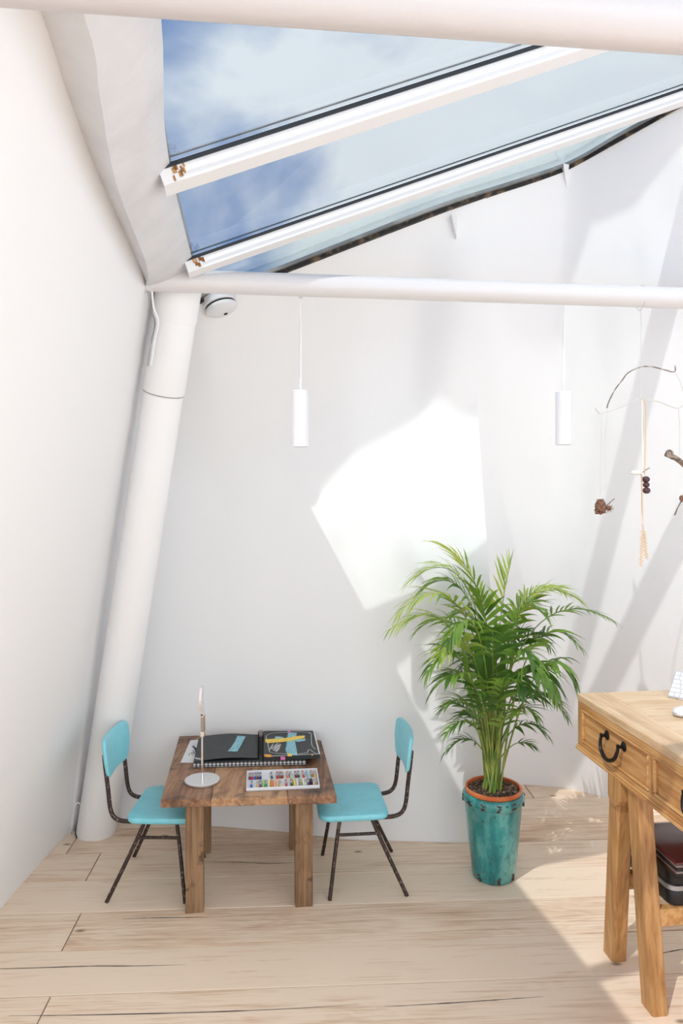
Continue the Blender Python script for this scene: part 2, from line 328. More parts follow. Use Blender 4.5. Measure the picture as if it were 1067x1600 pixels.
# soffit of the eave beam over it
ed = cr_spline([(0.0459,-0.9945,2.365),(-0.0918,0.0,2.365),(-0.2066,0.6885,2.365),(-0.293,1.1972,2.365),(-0.3971,1.683,2.365),(-0.4987,2.4557,2.365),(-0.5623,2.9835,2.365),(-0.5814,3.213,2.365)], 40)
def px_row(pts, h): return [ath(x, y, h) for x, y in pts]
rg = cr_spline([(-0.0612,-0.9945,2.2656),(-0.2295,0.0,2.2656),(-0.3137,0.5355,2.2656)]+[Vector(((x-CX)/F*((2.2655-H)*F/(HY-y)), (2.2655-H)*F/(HY-y), 2.2655)) for x,y in ((134,31),(157,157),(184,294),(231,420))]+[(-.695,2.62,2.30),(-.705,2.98,2.335),(-.73,3.2,2.345)], 40)
lt2 = cr_spline([(-0.0995,-0.9945,2.3115),(-0.2754,0.0,2.3115),(-0.4284,0.9945,2.3115),(-0.4942,1.3426,2.3115),(-0.5554,1.7113,2.3115),(-0.6526,2.4327,2.3038),(-0.7115,2.9835,2.3038),(-0.7344,3.213,2.3038)], 40)
rows = [[p+Vector((-.05,0,.0)) for p in lt2], lt2, [lerp(a,b,.5)+Vector((0,0,.0)) for a,b in zip(lt2,rg)], rg, [lerp(a,b,.5)+Vector((0,0,-.012)) for a,b in zip(rg,ed)], ed, [p+Vector((-.004,0,.05)) for p in ed]]
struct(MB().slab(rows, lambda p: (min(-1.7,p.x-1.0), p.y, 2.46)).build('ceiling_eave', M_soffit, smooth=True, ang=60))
# back wall: the near lining leans back until it meets the wall behind
bf = [(-1.4,3.5),(-1.15,3.52),(-1.078,3.53),(-.588,3.485),(-.287,3.433),(.048,3.35),(.473,3.327),(.76,3.33)]
base = [(-1.4,3.58),(-.58,3.60),(-.28,3.69),(.016,3.74),(.42,3.81),(.62,3.87),(.8,3.93)]   # foot line of the leaning wall behind the lining
LEAN = .285
def topz(x):
    z = 2.5
    for _ in range(6): z = planeZ(x, pl(base,x)-LEAN*z)
    return max(z, 2.36)-.02
rows = []; NXN = 60
for k in range(41):
    r = []
    for i in range(NXN+1):
        u = i/NXN; h = k/40*topz(lerp(-1.4,.62,u)); x = lerp(-1.4, lerp(.757,.60,min(1,h/2.05)), u)
        zt_x = topz(x); yt = pl(base,x)-LEAN*zt_x-.004; yn = pl(bf,x)-.02*h; h0 = zt_x-.75
        y1 = yn + (yt-(pl(bf,x)-.02*zt_x))*max(0,(h-h0)/.75)**2; y2 = min(yn, pl(base,x)-LEAN*h-.004)
        wv = min(1,max(0,(x-.30)/.25)); wv = wv*wv*(3-2*wv); r.append(Vector((x, lerp(y1,y2,wv), h)))
    rows.append(r)
struct(MB().slab(rows, lambda p: (p.x, 4.25, p.z)).build('wall_back', M_wall, smooth=True))
# curved wall to the right, standing further back
rf = cr_spline([(.56,3.85,0),(.66,3.885,0),(.80,3.93,0),(.97,3.97,0),(1.12,3.95,0),(1.24,3.895,0),(1.39,3.79,0),(1.58,3.65,0),(1.85,3.465,0),(2.2,3.22,0),(2.6,2.95,0),(2.95,2.70,0),(3.05,1.2,0)], 72)
rt = cr_spline([(.575,3.062,0),(.66,3.078,0),(.79,3.115,0),(.92,3.137,0),(.99,3.125,0),(1.12,3.03,0),(1.33,2.87,0),(1.55,2.72,0),(1.8,2.55,0),(2.1,2.34,0),(2.5,2.06,0),(2.9,1.75,0),(2.95,1.1,0)], 72)
rows = []
for k in range(25):
    t = k/24; r = []
    for a, b in zip(rf, rt):
        zt = planeZ(b.x, b.y)-.02; z = zt*t; p = lerp(a, b, t); p.z = z; r.append(p)
    rows.append(r)
struct(MB().slab(rows, lambda p: (p.x+.25, p.y+.3, p.z)).build('wall_right', M_wall, smooth=True))

# ---------------------------------------------------------------- skylight
D1 = Vector((-.13,.9915,0)).normalized(); D2 = Vector((.915,.152,0)); 
e1 = Vector((P0.x+1, P0.y, planeZ(P0.x+1,P0.y)))-P0; e2 = Vector((P0.x, P0.y+1, planeZ(P0.x,P0.y+1)))-P0
NRM = e1.cross(e2).normalized()
D2 = Vector((.915,.152, planeZ(P0.x+.915,P0.y+.152)-P0.z)).normalized()
D1 = NRM.cross(D2).normalized()
sky_root = bpy.data.objects.new('window_1', None); C.objects.link(sky_root); sky_root['kind'] = 'structure'
STEP = .7076
def bar(k):
    s = P0 - D1*STEP*k*1.0
    # start every bar at the eave edge
    for q, a in zip(ed, ed[1:]):
        pass
    best = min(ed, key=lambda q: abs((q-s).dot(D1)))
    s = s + D2*((best-s).dot(D2)) - D2*.03
    return s
bars = {}
for k in range(0, 5):
    s = bar(k); bars[k] = s; Lb = 3.75
    def pt(a, b, c): return s + D2*a + D1*(b*.765) + NRM*(c*.765)
    bot = [pt(0,-.026,-.058),pt(0,.058,-.058),pt(0,.058,-.006),pt(0,-.026,-.006)]; top = [p+D2*Lb for p in bot]
    b = MB().prism(bot, top).build('glazing_bar', M_bar, sky_root)
    r = MB()
    for q in range(9):
        a = .026+.004*q; ww = random.uniform(.004,.010); c0 = random.uniform(-.056,-.02)
        r.prism([pt(a,-.0275,c0),pt(a,-.0262,c0),pt(a,-.0262,c0+.018),pt(a,-.0275,c0+.018)],[p+D2*ww for p in [pt(a,-.0275,c0),pt(a,-.0262,c0),pt(a,-.0262,c0+.018),pt(a,-.0275,c0+.018)]])
    r.build('rust_patch', M_rust, b)
    bot = [pt(0,-.030,-.010),pt(0,.030,-.010),pt(0,.030,.004),pt(0,-.030,.004)]
    MB().prism(bot, [p+D2*Lb for p in bot]).build('gasket', M_gasket, b)
    # thin grey strip standing in for the reflection along the pane edge
    bot = [pt(0,-.052,.008),pt(0,-.047,.008),pt(0,-.047,.012),pt(0,-.052,.012)]
    MB().prism(bot, [p+D2*Lb for p in bot]).build('pane_edge_reflection', mat('grey_edge_reflection_%d' % k, (.10,.13,.14), .5) if k == 0 else M_flash, b)
for k in range(0, 4):       # panes between bars
    a = bars[k]-D1*.0215; b = bars[k+1]+D1*.0215
    q = [b, b+D2*3.75, a+D2*3.75, a]
    MB().prism([p+NRM*.004 for p in q], [p+NRM*.012 for p in q]).build('pane', M_glass, sky_root)
# last pane between the far bar and the wall
cv = [ray_sky(x,y) for x,y in ((300,468),(320,461),(426,424),(540,380),(688,323),(800,287),(886,257),(960,215),(1010,188),(1067,155))]
cv.append(Vector((1.8,2.55,0))); cv[-1].z = planeZ(cv[-1].x, cv[-1].y)
def offp(p, d): q = p+Vector((0,d,0)); q.z = planeZ(q.x,q.y); return q
g = MB(); n = len(cv)
inner = []
s = bars[0]+D1*.0215
for p in cv: inner.append(s + D2*((p-s).dot(D2)))
outer = [offp(p, .25) for p in cv]
m_ = next((i for i in range(n) if (outer[i]-inner[i]).dot(D1) < 0), n)
vs = [p+NRM*o for o in (.004,.012) for p in inner[:m_]+outer[:m_][::-1]]; k2 = 2*m_
g.add(vs, [tuple(range(k2)), tuple(range(k2,2*k2))]+[(i,(i+1)%k2,k2+(i+1)%k2,k2+i) for i in range(k2)])
g.build('pane', M_glassdirt, sky_root)
def strip(name, m, o0, o1, z0, z1):
    b = MB(); dc = cr_spline(cv, 60)
    A = [offp(p,o0) for p in dc]; B = [offp(p,o1) for p in dc]
    vs = [p+Vector((0,0,z0)) for p in A]+[p+Vector((0,0,z1)) for p in A]+[p+Vector((0,0,z1)) for p in B]+[p+Vector((0,0,z0)) for p in B]
    n = len(A); fs = []
    for r in range(4):
        r2 = (r+1)%4
        for i in range(n-1): fs.append((r*n+i, r*n+i+1, r2*n+i+1, r2*n+i))
    b.add(vs, fs); return b.build(name, m, sky_root)
strip('flashing', M_flash, -.038, .016, -.010, .002)
strip('curb', M_dark, -.016, .05, -.028, -.010)

# unseen slab added above the skylight, outline shaped to throw the upper-wall shade
bd = [(380,862,3.38),(474,800,3.385),(576,733,3.36),(690,657,3.32),(750,656,3.29),(800,590,3.37),(865,480,3.26),(876,440,3.24),(920,340,3.14),(985,300,3.02),(1067,240,2.92),(1180,160,2.8)]
low = []
for x, y, Yw in bd:
    p = at(x, y, Yw); q = p - SUN/abs(SUN.z)*(4.2-p.z); low.append(q)
far = [Vector((p.x, 2.9, 4.2)) for p in low]
ring = low+far[::-1]
struct(MB().prism(ring, [p+Vector((0,0,.12)) for p in ring]).build('upper_shade_blocker', M_soffit))

# ---------------------------------------------------------------- tie tubes
M_tube_shaded = mat('white_tube_paint_shaded', (.56,.53,.53), .35, bump=(40.0,.35,.003))  # white tube paint greyed down, the front tube's shade put into its colour
def tie(label, a, b, r, m=M_gloss):
    t = thing('tie_beam', label, 'beam', a)
    MB().tube([a, lerp(a,b,.33), lerp(a,b,.66), b], r, 32).build('tube', m, t, smooth=True)
    return t
T2a = Vector((-.691,2.532,2.318)); T2b = Vector((1.545,2.812,2.318))
t2 = tie('white round tie tube crossing the room in front of the back wall, above the pendants', T2a, T2b, .0392)
MB().lathe([(.040,-.012),(.044,-.006),(.044,.010),(.040,.016)], T2a+Vector((.02,0,0)), 24, Matrix.Rotation(math.pi/2,3,'Y')).build('collar', M_soffit, t2, smooth=True)
T1a = Vector((-.62,.806,2.18)); T1b = Vector((2.6,1.17,2.18))
tie('thick white round tie tube across the very top of the picture', T1a, T1b, .031, M_tube_shaded)
def tubeY(x): return lerp(T2a.y, T2b.y, (x-T2a.x)/(T2b.x-T2a.x))

# ---------------------------------------------------------------- leaning column
cb = Vector((-1.143,3.43,0)); ctop = Vector((-.586,2.66,2.32)); cd = (ctop-cb)/2.32
col = thing('leaning_column', 'white round column leaning in the left corner behind the left chair', 'column', cb)
MB().tube([cb, cb+cd*1.0, cb+cd*2.0, ctop], [.089,.082,.0745,.072], 40).build('shaft', M_wall, col, smooth=True)
s0 = cb+cd*1.965
MB().tube([s0, s0+cd*.002, s0+cd*.245], [.0780,.0790,.0770], 40).build('sleeve', M_wall, col, smooth=True)
MB().tube([s0-cd*.004, s0], [.0770,.0775], 40).build('sleeve_lip_shadow', M_flash, col, smooth=True)  # dark ring standing in for the shadow line under the sleeve lip
MB().tube([cb, cb+cd*.004], .0935, 40).build('base_joint', M_gasket, col, smooth=True)
# plastered stub between tube and column
MB().tube([cb+cd*2.20, cb+cd*2.22, ctop+Vector((0,0,.02))], [.074,.080,.082], 32).build('capital', M_wall, col, smooth=True)
# cables beside the column
def cable(label, pts, r, m): return tag(MB().tube(cr_spline(pts, 24), r, 8).build('cable', m, smooth=True), label, 'cable')
cable('pair of painted cables bending past the top of the leaning column', [at(237,452,2.538),at(240,480,2.556),at(247,503,2.575),at(242,530,2.603),at(236,570,2.640)], .004, M_wall)
cable('outermost painted cable at the top of the leaning column, against the left wall', [at(232,455,2.519),at(235,482,2.538),at(242,504,2.556),at(237,532,2.584),at(231,572,2.612)], .003, M_flash)
cable('grey cable loop on the floor between left wall and column foot', [ath(108,1303,.004),ath(112,1288,.03),at(116,1262,3.37),at(121,1254,3.37),at(125,1256,3.37)], .003, M_wall)

# ---------------------------------------------------------------- smoke detector and wall hooks
nrm = Vector((.34,-.16,-.93)).normalized(); Q = nrm.to_track_quat('Z','Y').to_matrix(); sdp = at(343,474,2.97)
sd = thing('smoke_detector', 'round white smoke detector under the tube beside the column top', 'detector', sdp)
MB().lathe([(.070,-.02),(.070,.006),(.067,.010),(.063,.010)], sdp, 40, Q).build('base_plate', M_plastic, sd, smooth=True)
MB().lathe([(.062,.008),(.062,.019),(.0001,.019)], sdp, 40, Q).build('vent_slot', M_slot, sd, smooth=True)
MB().lathe([(.064,.018),(.066,.022),(.063,.030),(.050,.038),(.03,.042),(0.0001,.043)], sdp, 40, Q).build('cover', M_plastic, sd, smooth=True)
MB().lathe([(.008,.040),(.008,.044),(.0001,.045)], sdp+Q@Vector((.02,0,0)), 16, Q).build('indicator', M_slot, sd)
for (x,y,lb) in ((708,358,'small white wedge hook high on the back wall, left one under the skylight'),(880,280,'small white wedge hook high on the back wall, right one under the skylight')):
    Y = 3.06 if x < 800 else 3.16
    a = at(x-6,y-16,Y); b = at(x+3,y-14,Y); c = at(x+5,y+14,Y); q=[a,b,c]
    o = MB().prism([p+Vector((0,.03,0)) for p in q],[a+Vector((.0,-.055,.0)), b+Vector((0,-.055,0)), c+Vector((0,-.004,0))]).build('wall_hook', M_wall); tag(o, lb, 'hook', 'wedge hooks below the skylight')

# ---------------------------------------------------------------- pendants
def pendant(label, px, y0, y1, wpx, Y):
    X = (px-CX)/F*Y; ty = tubeY(X); k = Y/F; zt = H-(y0-HY)*k; zb = H-(y1-HY)*k; r = wpx/2*k
    t = thing('pendant_lamp', label, 'lamp', (X,Y,2.30), 0, 'cylinder pendants under the tie tube')
    MB().lathe([(.0042,zt-2.30+.03),(.0036,zt-2.30+.24),(.0016,zt-2.30+.26),(.0016,0)], n=10).build('cord', M_wall, t, smooth=True, local=True)
    MB().lathe([(.004,zt-2.30-.002),(.004,zt-2.30+.032)], n=12).build('cord_grip', M_plastic, t, smooth=True, local=True)
    MB().tube([(0,ty-Y+.038,.012),(0,.006,.012)], .006, 10).build('bracket_arm', M_gloss, t, smooth=True, local=True)
    MB().tube([(0,0,-.004),(0,0,.018)], .007, 10).build('bracket_end', M_gloss, t, smooth=True, local=True)
    a = zt-2.30; b = zb-2.30
    MB().lathe([(.0045,a),(r-.003,a),(r,a-.003),(r,b),(r-.002,b),(r-.002,a-.006),(.004,a-.006)], n=40).build('shade', M_plastic, t, smooth=True, local=True)
    MB().lathe([(.018,a-.01),(.018,b+.08),(.012,b+.05),(.0001,b+.045)], n=20).build('bulb', M_plastic, t, smooth=True, local=True)
pendant('white cylinder pendant lamp hanging left, above the child table', 469.5, 610, 698, 26, 2.69)
pendant('white cylinder pendant lamp hanging right, in the sunlight beside the mobile', 880.5, 612, 695, 25, 2.78)

# ---------------------------------------------------------------- hanging mobile
MY = tubeY(1.2)
def mp_(x, y, d=0): return at(x, y, MY+d)
mob = thing('hanging_mobile', 'nature mobile of twigs, pine cone, shell and wheat hanging from the tie tube at right', 'mobile', mp_(1001,482))
def part(name, pts, r, m, n=6, spl=20, **k): return MB().tube(cr_spline(pts, spl) if len(pts) > 2 else pts, r, n).build(name, m, mob, smooth=True, **k)
MB().tube([mp_(1001,482)+Vector((0,.046*math.cos(a),.046*math.sin(a)+.040)) for a in [2*math.pi*i/20-math.pi/2 for i in range(21)]], .0011, 5).build('string', M_string, mob)
part('string', [mp_(1001,482),mp_(1001.5,520),mp_(1001,573)], .0011, M_string)
part('string', [mp_(1001,573),mp_(1000,623)], .0011, M_string)
part('twig', [mp_(948,638),mp_(951,628),mp_(960,610),mp_(972,594),mp_(982,582),mp_(1001,573.5),mp_(1018,573),mp_(1035,577),mp_(1050,581),mp_(1055,579),mp_(1054.5,571)], .0022, M_twig, spl=50)
part('twig', [mp_(930,637,-.06),mp_(934,643,-.06),mp_(939,646,-.05),mp_(960,640,-.03),mp_(985,630,-.01),mp_(999,622.5),mp_(1012,625,.0),mp_(1030,628,.01),mp_(1050,636,.02),mp_(1060,638,.03),mp_(1068,632,.03),mp_(1080,622,.03)], .0022, M_twigpale, spl=50)
part('string', [mp_(1055,583),mp_(1062,595),mp_(1068,615,.02)], .0010, M_string)
part('string', [mp_(940,646,-.05),mp_(939,700,-.05),mp_(937,782,-.05)], .0010, M_string)
part('string', [mp_(949,640),mp_(945,700,-.03),mp_(948,785,-.05)], .0010, M_string)
part('string', [mp_(1060,638,.03),mp_(1062,670,.03),mp_(1062,712,.0)], .0012, M_twigpale)
part('ribbon', [mp_(1004,624),mp_(1009,640),mp_(1008,700),mp_(1007,742)], .0024, M_wheat)
part('ribbon', [mp_(1003,624),mp_(1003,680),mp_(1004,735)], .0028, M_shell)
# pine cone made of overlapping scales
pc = mp_(938,792,-.05); cn = MB(); cn.lathe([(.004,.028),(.014,.02),(.019,.005),(.018,-.010),(.010,-.024),(.0001,-.030)], pc, 16)
cone = cn.build('pine_cone', M_cone, mob, smooth=True)
scs = MB()
for i in range(60):
    a = i*2.39996; z = .026-.054*i/60; rr = .004+.0135*math.sin(min(1,(i+6)/44)*math.pi*.62)
    c = pc+Vector((rr*math.cos(a), rr*math.sin(a), z)); o_ = Vector((math.cos(a), math.sin(a), 0)); tt = Vector((-o_.y,o_.x,0))
    scs.prism([c-tt*.0045-o_*.004,c+tt*.0045-o_*.004,c+o_*.003+tt*.002,c+o_*.003-tt*.002],[c-tt*.004-o_*.004+Vector((0,0,.003)),c+tt*.004-o_*.004+Vector((0,0,.003)),c+o_*.0045+tt*.001+Vector((0,0,.004)),c+o_*.0045-tt*.001+Vector((0,0,.004))])
scs.build('cone_scale', M_cone, cone)['kind'] = 'stuff'
pp = mp_(951,794,-.05); sp = MB(); sp.lathe([(.0001,.010),(.007,.006),(.010,0),(.007,-.007),(.0001,-.010)], pp, 12)
for i in range(36):
    a = i*2.39996; ph = math.acos(1-2*(i+.5)/36); d = Vector((math.sin(ph)*math.cos(a), math.sin(ph)*math.sin(a), math.cos(ph))); sp.tube([pp+d*.008, pp+d*.020], [.0009,.0003], 4)
sp.build('seed_pod', M_cone, mob)
part('twig', [mp_(946,792,-.05),mp_(954,784,-.05),mp_(960,779,-.05)], .0015, M_drift)
MB().tube([mp_(928,797,-.05),mp_(936,800,-.05)], .002, 5).build('twig', M_drift, mob)
sh = mp_(994,739,-.01); S = Matrix.Diagonal((1,.5,.75))
MB().lathe([(.0001,.014),(.012,.012),(.022,.004),(.024,0),(.020,-.006),(.0001,-.012)], sh, 24, S).build('shell', M_shell, mob, smooth=True)
part('twig', [mp_(1000,742),mp_(1008,735),mp_(1015,731)], .0016, M_drift)
for i, (x,y,r) in enumerate(((1009,749,.0145),(1009.5,757.5,.0125),(1010,766.5,.0145))):
    MB().lathe([(.0001,r*.8)]+[(r*math.sin(math.pi*k/8), r*.85*math.cos(math.pi*k/8)) for k in range(1,8)]+[(.0001,-r*.8)], mp_(x,y), 16).build('bead', M_bead, mob, smooth=True)
part('straw', [mp_(1002.5,742),mp_(1003,780),mp_(1004,822)], .003, M_wheat)
part('straw', [mp_(1000,745,-.01),mp_(1001,790,-.01),mp_(1004,822)], .0018, M_shell)
wh = MB()
for ear, (x0,y0,x1,y1) in enumerate(((1004,822,1001,884),(1005,822,1010,872))):
    a = mp_(x0,y0,.004*ear); b = mp_(x1,y1,.01*ear); wh.tube([a,b], .0012, 5)
    for i in range(26):
        p = lerp(a,b,.12+.86*i/25); sgn = 1 if i%2 else -1; d = Vector((sgn*.75, random.uniform(-.3,.3), -.7)).normalized(); wh.tube([p, p+d*.005, p+d*.010], [.001,.0026,.0005], 5); wh.tube([p+d*.008, p+d*.020], [.0004,.0002], 3)
wh.build('wheat_ear', M_wheat, mob)
part('driftwood', [mp_(1040,709),mp_(1048,713),mp_(1056,716),mp_(1066,724),mp_(1085,740),mp_(1110,752)], [.006+.004*min(1,abs(i-3)/4+.6) for i in range(21)], M_drift, n=10)
MB().tube([mp_(1045,709)+Vector((.011*math.cos(a),-.004,.011*math.sin(a))) for a in [2*math.pi*i/14 for i in range(15)]], .0052, 7).build('driftwood', M_drift, mob, smooth=True)
part('twig', [mp_(1054,805),mp_(1058,795),mp_(1064,784),mp_(1074,770),mp_(1080,752)], .0026, M_drift)
MB().lathe([(.0001,.014),(.008,.008),(.009,0),(.006,-.008),(.0001,-.014)], mp_(1065,779), 12).build('seed_pod', M_cone, mob, smooth=True)

# ---------------------------------------------------------------- child table
TH = .444
fl = ath(251,1250,TH); fr = ath(526,1243,TH); bl = ath(280,1150,TH); br = ath(498,1144,TH)
tab = thing('child_table', 'small low table of dark reclaimed wood between the two teal chairs', 'table', (lerp(fl,br,.5).x, lerp(fl,br,.5).y, 0))
fr_ = [0,.285,.72,1.0]; th = .030
for i in range(3):
    a, b = fr_[i]+(.0008 if i else 0), fr_[i+1]-(.0008 if i < 2 else 0)
    ns = 8; mb = MB()
    # slightly wavy front edge
    A = []; 
    fpts = [lerp(fl,fr,lerp(a,b,k/ns))+Vector((0,random.uniform(-.002,.002),0)) for k in range(ns+1)]
    bpts = [lerp(bl,br,lerp(a,b,k/ns)) for k in range(ns+1)]
    ringt = fpts+bpts[::-1]; cz = sum(ringt, Vector())/len(ringt)
    def ins(p, e): d = (cz-p); d.z = 0; return p+d.normalized()*e
    lo = [ins(p,.002)-Vector((0,0,th+random.uniform(-.001,.001))) for p in ringt]; m1 = [p-Vector((0,0,th-.003)) for p in ringt]; m2 = [p-Vector((0,0,.003)) for p in ringt]; hi = [ins(p,.003)for p in ringt]
    n = len(ringt); vs = lo+m1+m2+hi; fs = [tuple(range(n-1,-1,-1)), tuple(range(3*n,4*n))]
    for q in range(3):
        for k in range(n): fs.append((q*n+k,q*n+(k+1)%n,(q+1)*n+(k+1)%n,(q+1)*n+k))
    mb.add(vs, fs); o = mb.build('tabletop_board', M_tabletop_light if i == 1 else M_tabletop, tab)
    o['label'] = ('dark brown left board of the tabletop','worn orange-brown middle board of the tabletop','dark brown right board of the tabletop')[i]
ax = (bl-fl).normalized(); ay = Vector((ax.y,-ax.x,0))
def tleg(p, wd=.067, dp=.06):
    q = [p, p+ay*wd, p+ay*wd+ax*dp, p+ax*dp]; e = .003
    c = sum(q,Vector())/4
    b = [v.copy() for v in q]; t = [v+Vector((0,0,TH-th-.0005)) for v in q]
    mb = MB(); n=8
    def rd(base, z): 
        o = []
        for i in range(4):
            a0 = base[i]; pr = base[i-1]; nx = base[(i+1)%4]
            o.append(a0+(pr-a0).normalized()*e+Vector((0,0,z))); o.append(a0+(nx-a0).normalized()*e+Vector((0,0,z)))
        return o
    return mb.prism(rd(q,0), rd(q,TH-th-.0005)).build('leg', M_leg, tab)
tleg(Vector((-.587,2.767,0))); tleg(Vector((-.176,2.809,0))); tleg(Vector((-.640,3.217,0))); tleg(Vector((-.229,3.257,0)))
for p in (lerp(fl,fr,.08), lerp(fl,fr,.80)): 
    MB().box((-.0,0,-.012),(.0,0,0)) if False else None

# ---------------------------------------------------------------- teal chairs (local: sitter faces -x, backrest at +x)
def rrect(hx, hy, r, n=6, sub=1):
    o = []
    for cx, cy, a0 in ((hx-r,hy-r,0),(-hx+r,hy-r,90),(-hx+r,-hy+r,180),(hx-r,-hy+r,270)):
        for k in range(n+1):
            a = math.radians(a0+90*k/n); o.append((cx+r*math.cos(a), cy+r*math.sin(a)))
    if sub > 1:
        q = []
        for i, p in enumerate(o):
            nx = o[(i+1)%len(o)]; m_ = sub if math.dist(p, nx) > r*.6 else 1
            for k in range(m_): q.append((p[0]+(nx[0]-p[0])*k/m_, p[1]+(nx[1]-p[1])*k/m_))
        o = q
    return o
def make_chair(label, loc, rz):
    t = thing('child_chair', label, 'chair', loc, rz, 'teal child chairs at the small table')
    base = rrect(.140,.162,.045); m = MB(); ns = len(base); vs = []; fs = []
    prof = [(.90,.292),(.975,.294),(1.0,.301),(1.0,.309),(.985,.316),(.93,.319),(.55,.3165),(.2,.315)]
    for s, z in prof:
        for x, y in base: vs.append((x*s - (.0), y*s, z))
    for q in range(len(prof)-1):
        for k in range(ns): fs.append((q*ns+k,q*ns+(k+1)%ns,(q+1)*ns+(k+1)%ns,(q+1)*ns+k))
    fs += [tuple(range(ns-1,-1,-1)), tuple((len(prof)-1)*ns+k for k in range(ns))]
    m.add(vs, fs).build('seat', M_teal, t, smooth=True, local=True, ang=50)
    # backrest: curved rounded panel, wraps round the sitter
    base = rrect(.148,.078,.031,8,8); ns = len(base); m = MB(); vs = []; fs = []
    def bk(y, z, d):    # y across, z height offset
        xx = .238 + .115*z + .9*(-(y*y))+ d
        return (xx, y, .530+z)
    # taper: bottom narrower
    rings = []
    for s, d in ((.0,-.008),(.5,-.008),(.93,-.008),(.985,-.006),(1.0,-.002),(1.0,.003),(.985,.007),(.93,.009),(.5,.009),(.0,.009)):
        rings.append([bk(y*s*(1-.20*max(0,-(z*s)/.078)), z*s, d) for y, z in base])
    for r in rings: vs += r
    for q in range(len(rings)-1):
        for k in range(ns): fs.append((q*ns+k,q*ns+(k+1)%ns,(q+1)*ns+(k+1)%ns,(q+1)*ns+k))
    m.add(vs, fs).build('backrest', M_teal, t, smooth=True, local=True, ang=50)
    for s in (-1, 1):
        y = .112*s
        MB().tube(cr_spline([(.02,y,.284),(.11,y,.284),(.165,y,.286),(.196,y,.300),(.212,y,.335),(.222,y,.42),(.232,y,.50),(.236,y,.545)], 30), .0085, 12).build('back_tube', M_tubem, t, smooth=True, local=True)
        MB().tube(cr_spline([(-.055,.125*s,.288),(-.070,.140*s,.20),(-.100,.178*s,.0)], 8), .0078, 12).build('leg', M_tubem, t, smooth=True, local=True)
        MB().tube(cr_spline([(.072,.125*s,.288),(.115,.140*s,.19),(.205,.178*s,.0)], 8), .0078, 12).build('leg', M_tubem, t, smooth=True, local=True)
        MB().tube([(-.066,.136*s,.232),(.098,.136*s,.232)], .0062, 10).build('stretcher', M_tubem, t, smooth=True, local=True)
    return t
make_chair('teal child chair on the right of the small table, facing left', (.035,3.045,0), math.radians(6))
make_chair('teal child chair on the left of the small table, facing right, near the column', (-.700,3.018,0), math.radians(179))

# ---------------------------------------------------------------- things on the child table
lp = ath(316,1217,TH+.010); lp.z = TH
lamp = thing('desk_lamp', 'slim chrome lamp with round base on the left of the small table', 'lamp', lp)
MB().lathe([(.066,0),(.069,.002),(.069,.008),(.067,.010),(.0001,.0102)], n=48).build('base', M_brushed, lamp, smooth=True, local=True)
MB().lathe([(.0045,.010),(.0045,.185)], n=14).build('pole', M_chrome, lamp, smooth=True, local=True)
MB().box((-.008,-.009,.178),(.010,.009,.200), bev=.002).build('joint', M_chrome, lamp, local=True)
MB().box((-.004,-.011,.198),(.010,.011,.262), bev=.002).build('arm', M_warmsteel, lamp, local=True)
MB().tube([(.002,-.012,.262),(.002,.012,.262)], .006, 14).build('hinge', M_chrome, lamp, smooth=True, local=True)
hd = [( .003,0,.262),(.000,0,.275),(-.003,0,.30),(-.0035,0,.33),(-.002,0,.358),(-.001,0,.374)]
mb = MB(); hs_ = cr_spline(hd, 14); vs=[]; fs=[]
for i,p in enumerate(hs_):
    ww = .016+.010*math.sin(i/14*math.pi); tk = .0045
    for a,b in ((-tk,-ww),(tk,-ww),(tk,ww),(-tk,ww)): vs.append((p.x+a,b,p.z))
for i in range(14):
    for k in range(4): fs.append((i*4+k,i*4+(k+1)%4,(i+1)*4+(k+1)%4,(i+1)*4+k))
fs += [(3,2,1,0),(56,57,58,59)]
mb.add(vs,fs).build('lamp_head', M_chrome, lamp, local=True)

def quadbox(q, z0, z1, name, m, parent=None, local=False, **k):
    return MB().prism([Vector((p.x,p.y,z0)) for p in q],[Vector((p.x,p.y,z1)) for p in q]).build(name, m, parent, **k)
# loose sheets
q = [ath(297.6,1157,TH), ath(345,1154,TH), ath(340,1192,TH), ath(282,1192,TH)]
sheet = thing('drawing_sheet', 'white sheet with a dark scribble, sticking out left of the black sketchbook', 'paper', (q[3].x,q[3].y,TH))
quadbox(q, TH+.0006, TH+.0012, 'sheet', M_paper, sheet)
q2 = [ath(302,1160,TH), ath(350,1157,TH), ath(345,1196,TH), ath(290,1194,TH)]
M_ink = mat('blue_black_ink', (.07,.08,.13), .8, noise=(90,(.75,.75,.76),.45,.55))
sc_ = MB()
for (x0,y0,x1,y1,wd) in ((301,1165,306,1171,.006),(304,1168,308,1176,.007),(300,1172,303,1177,.005),(295,1180,297,1177,.003),(303,1178,306,1172,.004),(299,1176,301,1180,.003)):
    a = ath(x0,y0,TH+.0014); b = ath(x1,y1,TH+.0014); d=(b-a); nn = Vector((-d.y,d.x,0)).normalized()*wd
    sc_.prism([a-nn,b-nn*.6,b+nn*.6,a+nn],[p+Vector((0,0,.0004)) for p in (a-nn,b-nn*.6,b+nn*.6,a+nn)])
sc_.build('ink_scribble', M_ink, sheet)

